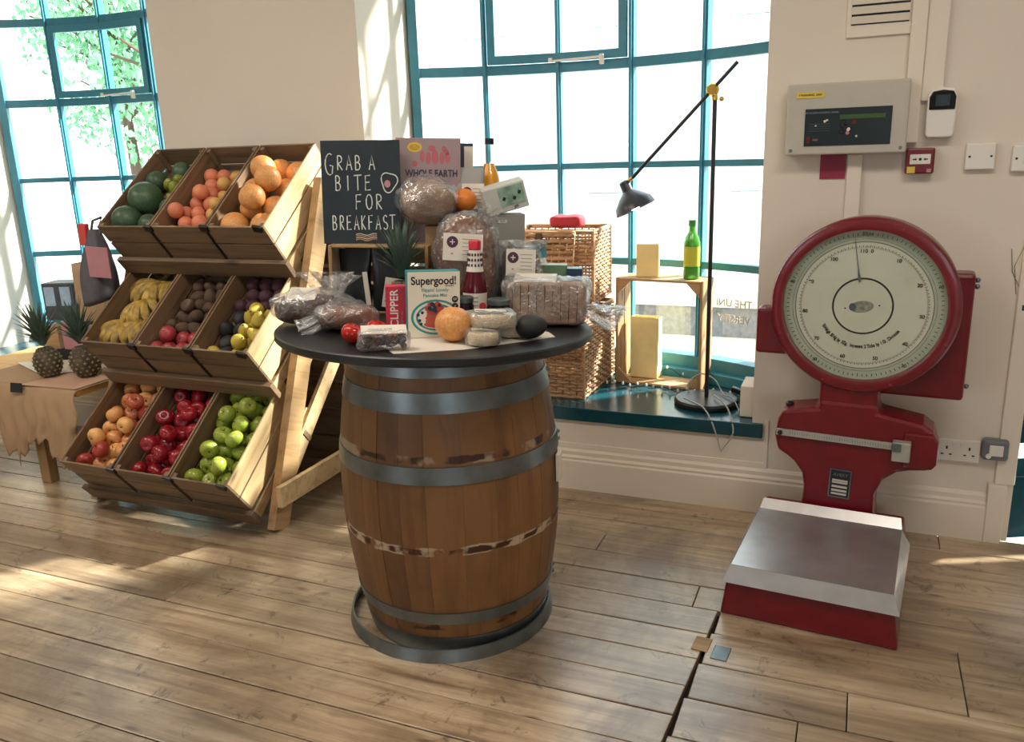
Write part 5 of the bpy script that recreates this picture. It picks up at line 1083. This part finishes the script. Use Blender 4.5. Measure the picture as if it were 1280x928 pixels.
# vinyl lettering stuck to the right-hand window pane, read from outside
vx,vy=bp_(-1.2275,AM*.80,RAD-.006); t=empty('window_lettering',(vx,vy,.70),-AM*.80,label='white vinyl lettering on lower right pane, mirrored seen from inside',cat='lettering')
text('THE UNI',.050,M['paper'],t,(0,0,.075),(R(90),0,R(180)),bold=.02,name='letter_row'); text('VERSITY',.050,M['paper'],t,(0,0,.0),(R(90),0,R(180)),bold=.02,name='letter_row')
t=empty('patterned_tin',(-3.90,3.14,.706),R(20),label='dark tin with pale blue panels on low crate, left of brown sack',cat='tin')
boxo('tin_body',plain('dark grey tin','4c5258',.5,var=.3,scale=30),t,(0,0,.10),(.17,.14,.20),bevel=.006)
for x_ in (-.045,.04): boxo('blue_panel',plain('pale blue print','a9c4dd',.5,var=.2),t,(x_,-.071,.13),(.055,.002,.10),bevel=0)
# ================================================================== SIDE TABLE AT LEFT
TZ=.50
t=empty('side_table',(-3.80,2.93,0),label='low wooden side table at far left, partly under a burlap cloth',cat='table')
boxo('table_top',wood('pale oak top','cf9f5c','a87a3e','x'),t,(0,0,TZ-.015),(1.06,.66,.03),bevel=.003)
for x in (-.49,.20):
    for y_ in (-.29,.29): boxo('leg',M['pinez'],t,(x,y_,(TZ-.03)/2),(.062,.05,TZ-.03),bevel=.003)
boxo('apron',M['pine'],t,(-.14,-.29,TZ-.065),(.64,.02,.07))
def burlap():
    mt,nt,b=newmat('natural burlap'); b.inputs['Roughness'].default_value=.95
    mp=coords(nt,off=False); wv=nd(nt,'ShaderNodeTexWave',Scale=120.0,Distortion=2.0); wv.bands_direction='X'; w2=nd(nt,'ShaderNodeTexWave',Scale=120.0,Distortion=2.0); w2.bands_direction='Z'
    nt.links.new(mp.outputs[0],wv.inputs['Vector']); nt.links.new(mp.outputs[0],w2.inputs['Vector']); c=mixc(nt,.5,wv.outputs[0],w2.outputs[0]); rp=ramp(nt,c,[(.2,'9c7c5c'),(.8,'c6a684')]); nt.links.new(rp.outputs[0],b.inputs['Base Color']); bump(nt,b,c,.5,.002); return mt
M['burlap']=burlap()
vs=[];fs=[];nx=46;ny=30; rnd=random.Random(8)
hem=[rnd.uniform(-.035,.035)+.06*math.sin(i*.35) for i in range(nx+1)]
for i in range(nx+1):
    x=-4.02+i*.76/nx
    for j in range(ny+1):
        if j<10: y_=3.02-j*.0445; z=TZ+.003
        else:
            u=(j-10)/(ny-10); dr=(.30+hem[i])*u; fold=.022*math.sin(i*.62+.6*math.sin(i*.21))*min(1,u*2.2); y_=2.594-.014*min(1,u*6)-abs(fold)*1.2-.02*u; z=TZ+.003-dr if u>0 else TZ+.003
        vs.append((x+.012*math.sin(j*.5+i*.1)*(1 if j>10 else 0),y_,z))
for i in range(nx):
    for j in range(ny): a=i*(ny+1)+j; fs.append((a,a+1,a+ny+2,a+ny+1))
o=mesh('burlap_cloth',vs,fs,M['burlap'],None,smooth=True,sharp=0); md=o.modifiers.new('thick','SOLIDIFY'); md.thickness=.002; tag(o,'ragged burlap cloth draped over the front of the side table','cloth')
g=G(); g.prism([(-3.62,2.585),(-3.275,2.60),(-3.275,2.82),(-3.56,2.86)],TZ+.0065,TZ+.008,'z'); tag(g.build('brown_paper_sheet',plain('brown paper','c29a80',.8)),'pinkish brown paper sheet under the pineapples on burlap','paper')
g=G(); g.prism([(-4.05,2.90),(-3.66,2.74),(-3.42,2.98),(-3.70,3.08)],TZ+.0085,TZ+.010,'z'); tag(g.build('white_paper_sheet',M['paper']),'white paper sheet behind the left pineapple on the side table','paper')
t=empty('price_card',(-3.625,2.570,TZ+.008),R(6),label='small black price card at the front edge of side table',cat='card'); boxo('card',plain('black card','1c2226',.6),t,(0,0,-.012),(.066,.004,.045),(R(-12),0,0),bevel=0)
pineapple(Matrix.Translation((-3.60,2.745,TZ+.0105))@Matrix.Rotation(R(-8),4,'Y'),'left pineapple of the pair standing on the side table',.064,.145,.19,11,cn=60)
pineapple(Matrix.Translation((-3.415,2.80,TZ+.0105))@Matrix.Rotation(R(-6),4,'Y'),'right pineapple of the pair on side table, touching the rack\'s middle crate',.070,.15,.19,12,cn=60)
t=empty('low_produce_crate',(-3.70,3.13,TZ),label='low crate with a dark base and pink board behind the pineapples',cat='crate')
boxo('base_board',M['ink'],t,(0,0,.030),(.62,.20,.06)); boxo('front_board',M['pink'],t,(.05,-.085,.13),(.40,.014,.14),bevel=.002); boxo('end_board',M['pine'],t,(-.24,-.02,.12),(.10,.16,.12),(0,0,R(8))); boxo('rim_board',M['pineold'],t,(.02,.06,.19),(.50,.09,.03),bevel=.006)
M['sack']=plain('brown sack paper','b89a78',.85,var=.08); M['greycloth']=plain('dark grey cloth','5c5a62',.9,var=.2)
paperbag('brown_paper_sack',Matrix.Translation((-3.70,3.15,TZ+.001+.206))@Matrix.Rotation(R(10),4,'Z'),.16,.10,.30,M['sack'],'tall brown paper sack left of the rack, behind the pineapples')
t=empty('grey_shopping_bag',(-3.225,2.80,1.235),label='dark grey cloth bag hanging from the left end of rack\'s top tier',cat='bag')
vs=[];fs=[];N=26;Lv=14
for j in range(Lv+1):
    u=j/Lv; wd=.035+.075*math.sin(min(1,u*1.3)*PI*.55)
    for i in range(N): a=2*PI*i/N; k_=1+.13*math.sin(6*a+3*u)+.06*math.sin(11*a); vs.append((wd*math.cos(a)*k_*.8-.02*u,wd*.55*math.sin(a)*k_,-.02-.33*u+.03*math.cos(a)*u))
for j in range(Lv):
    for i in range(N): k_=(i+1)%N; fs.append((j*N+i,j*N+k_,(j+1)*N+k_,(j+1)*N+i))
fs.append(tuple(Lv*N+i for i in range(N))); mesh('bag_body',vs,fs,M['greycloth'],t,smooth=True,sharp=0)
g=G(); g.tube([(.03,0,-.05),(.045,0,.01),(.055,0,.035)],.006,8); g.tube([(-.03,0,-.05),(.0,.0,.02),(.055,0,.035)],.006,8); g.build('handle',M['greycloth'],t,smooth=True)
o=boxo('card_tag',M['pink'],None,(-3.155,2.735,1.075),(.115,.006,.14),(R(5),R(4),R(8)),bevel=.001); tag(o,'pinkish brown card tag hanging below the left end of top tier','card')
o=boxo('red_packet',plain('red packet','d04a44',.5),None,(-3.315,2.82,1.19),(.045,.025,.10),(0,R(4),0),bevel=.004); tag(o,'small red packet by the dark grey bag at left of rack','packet')
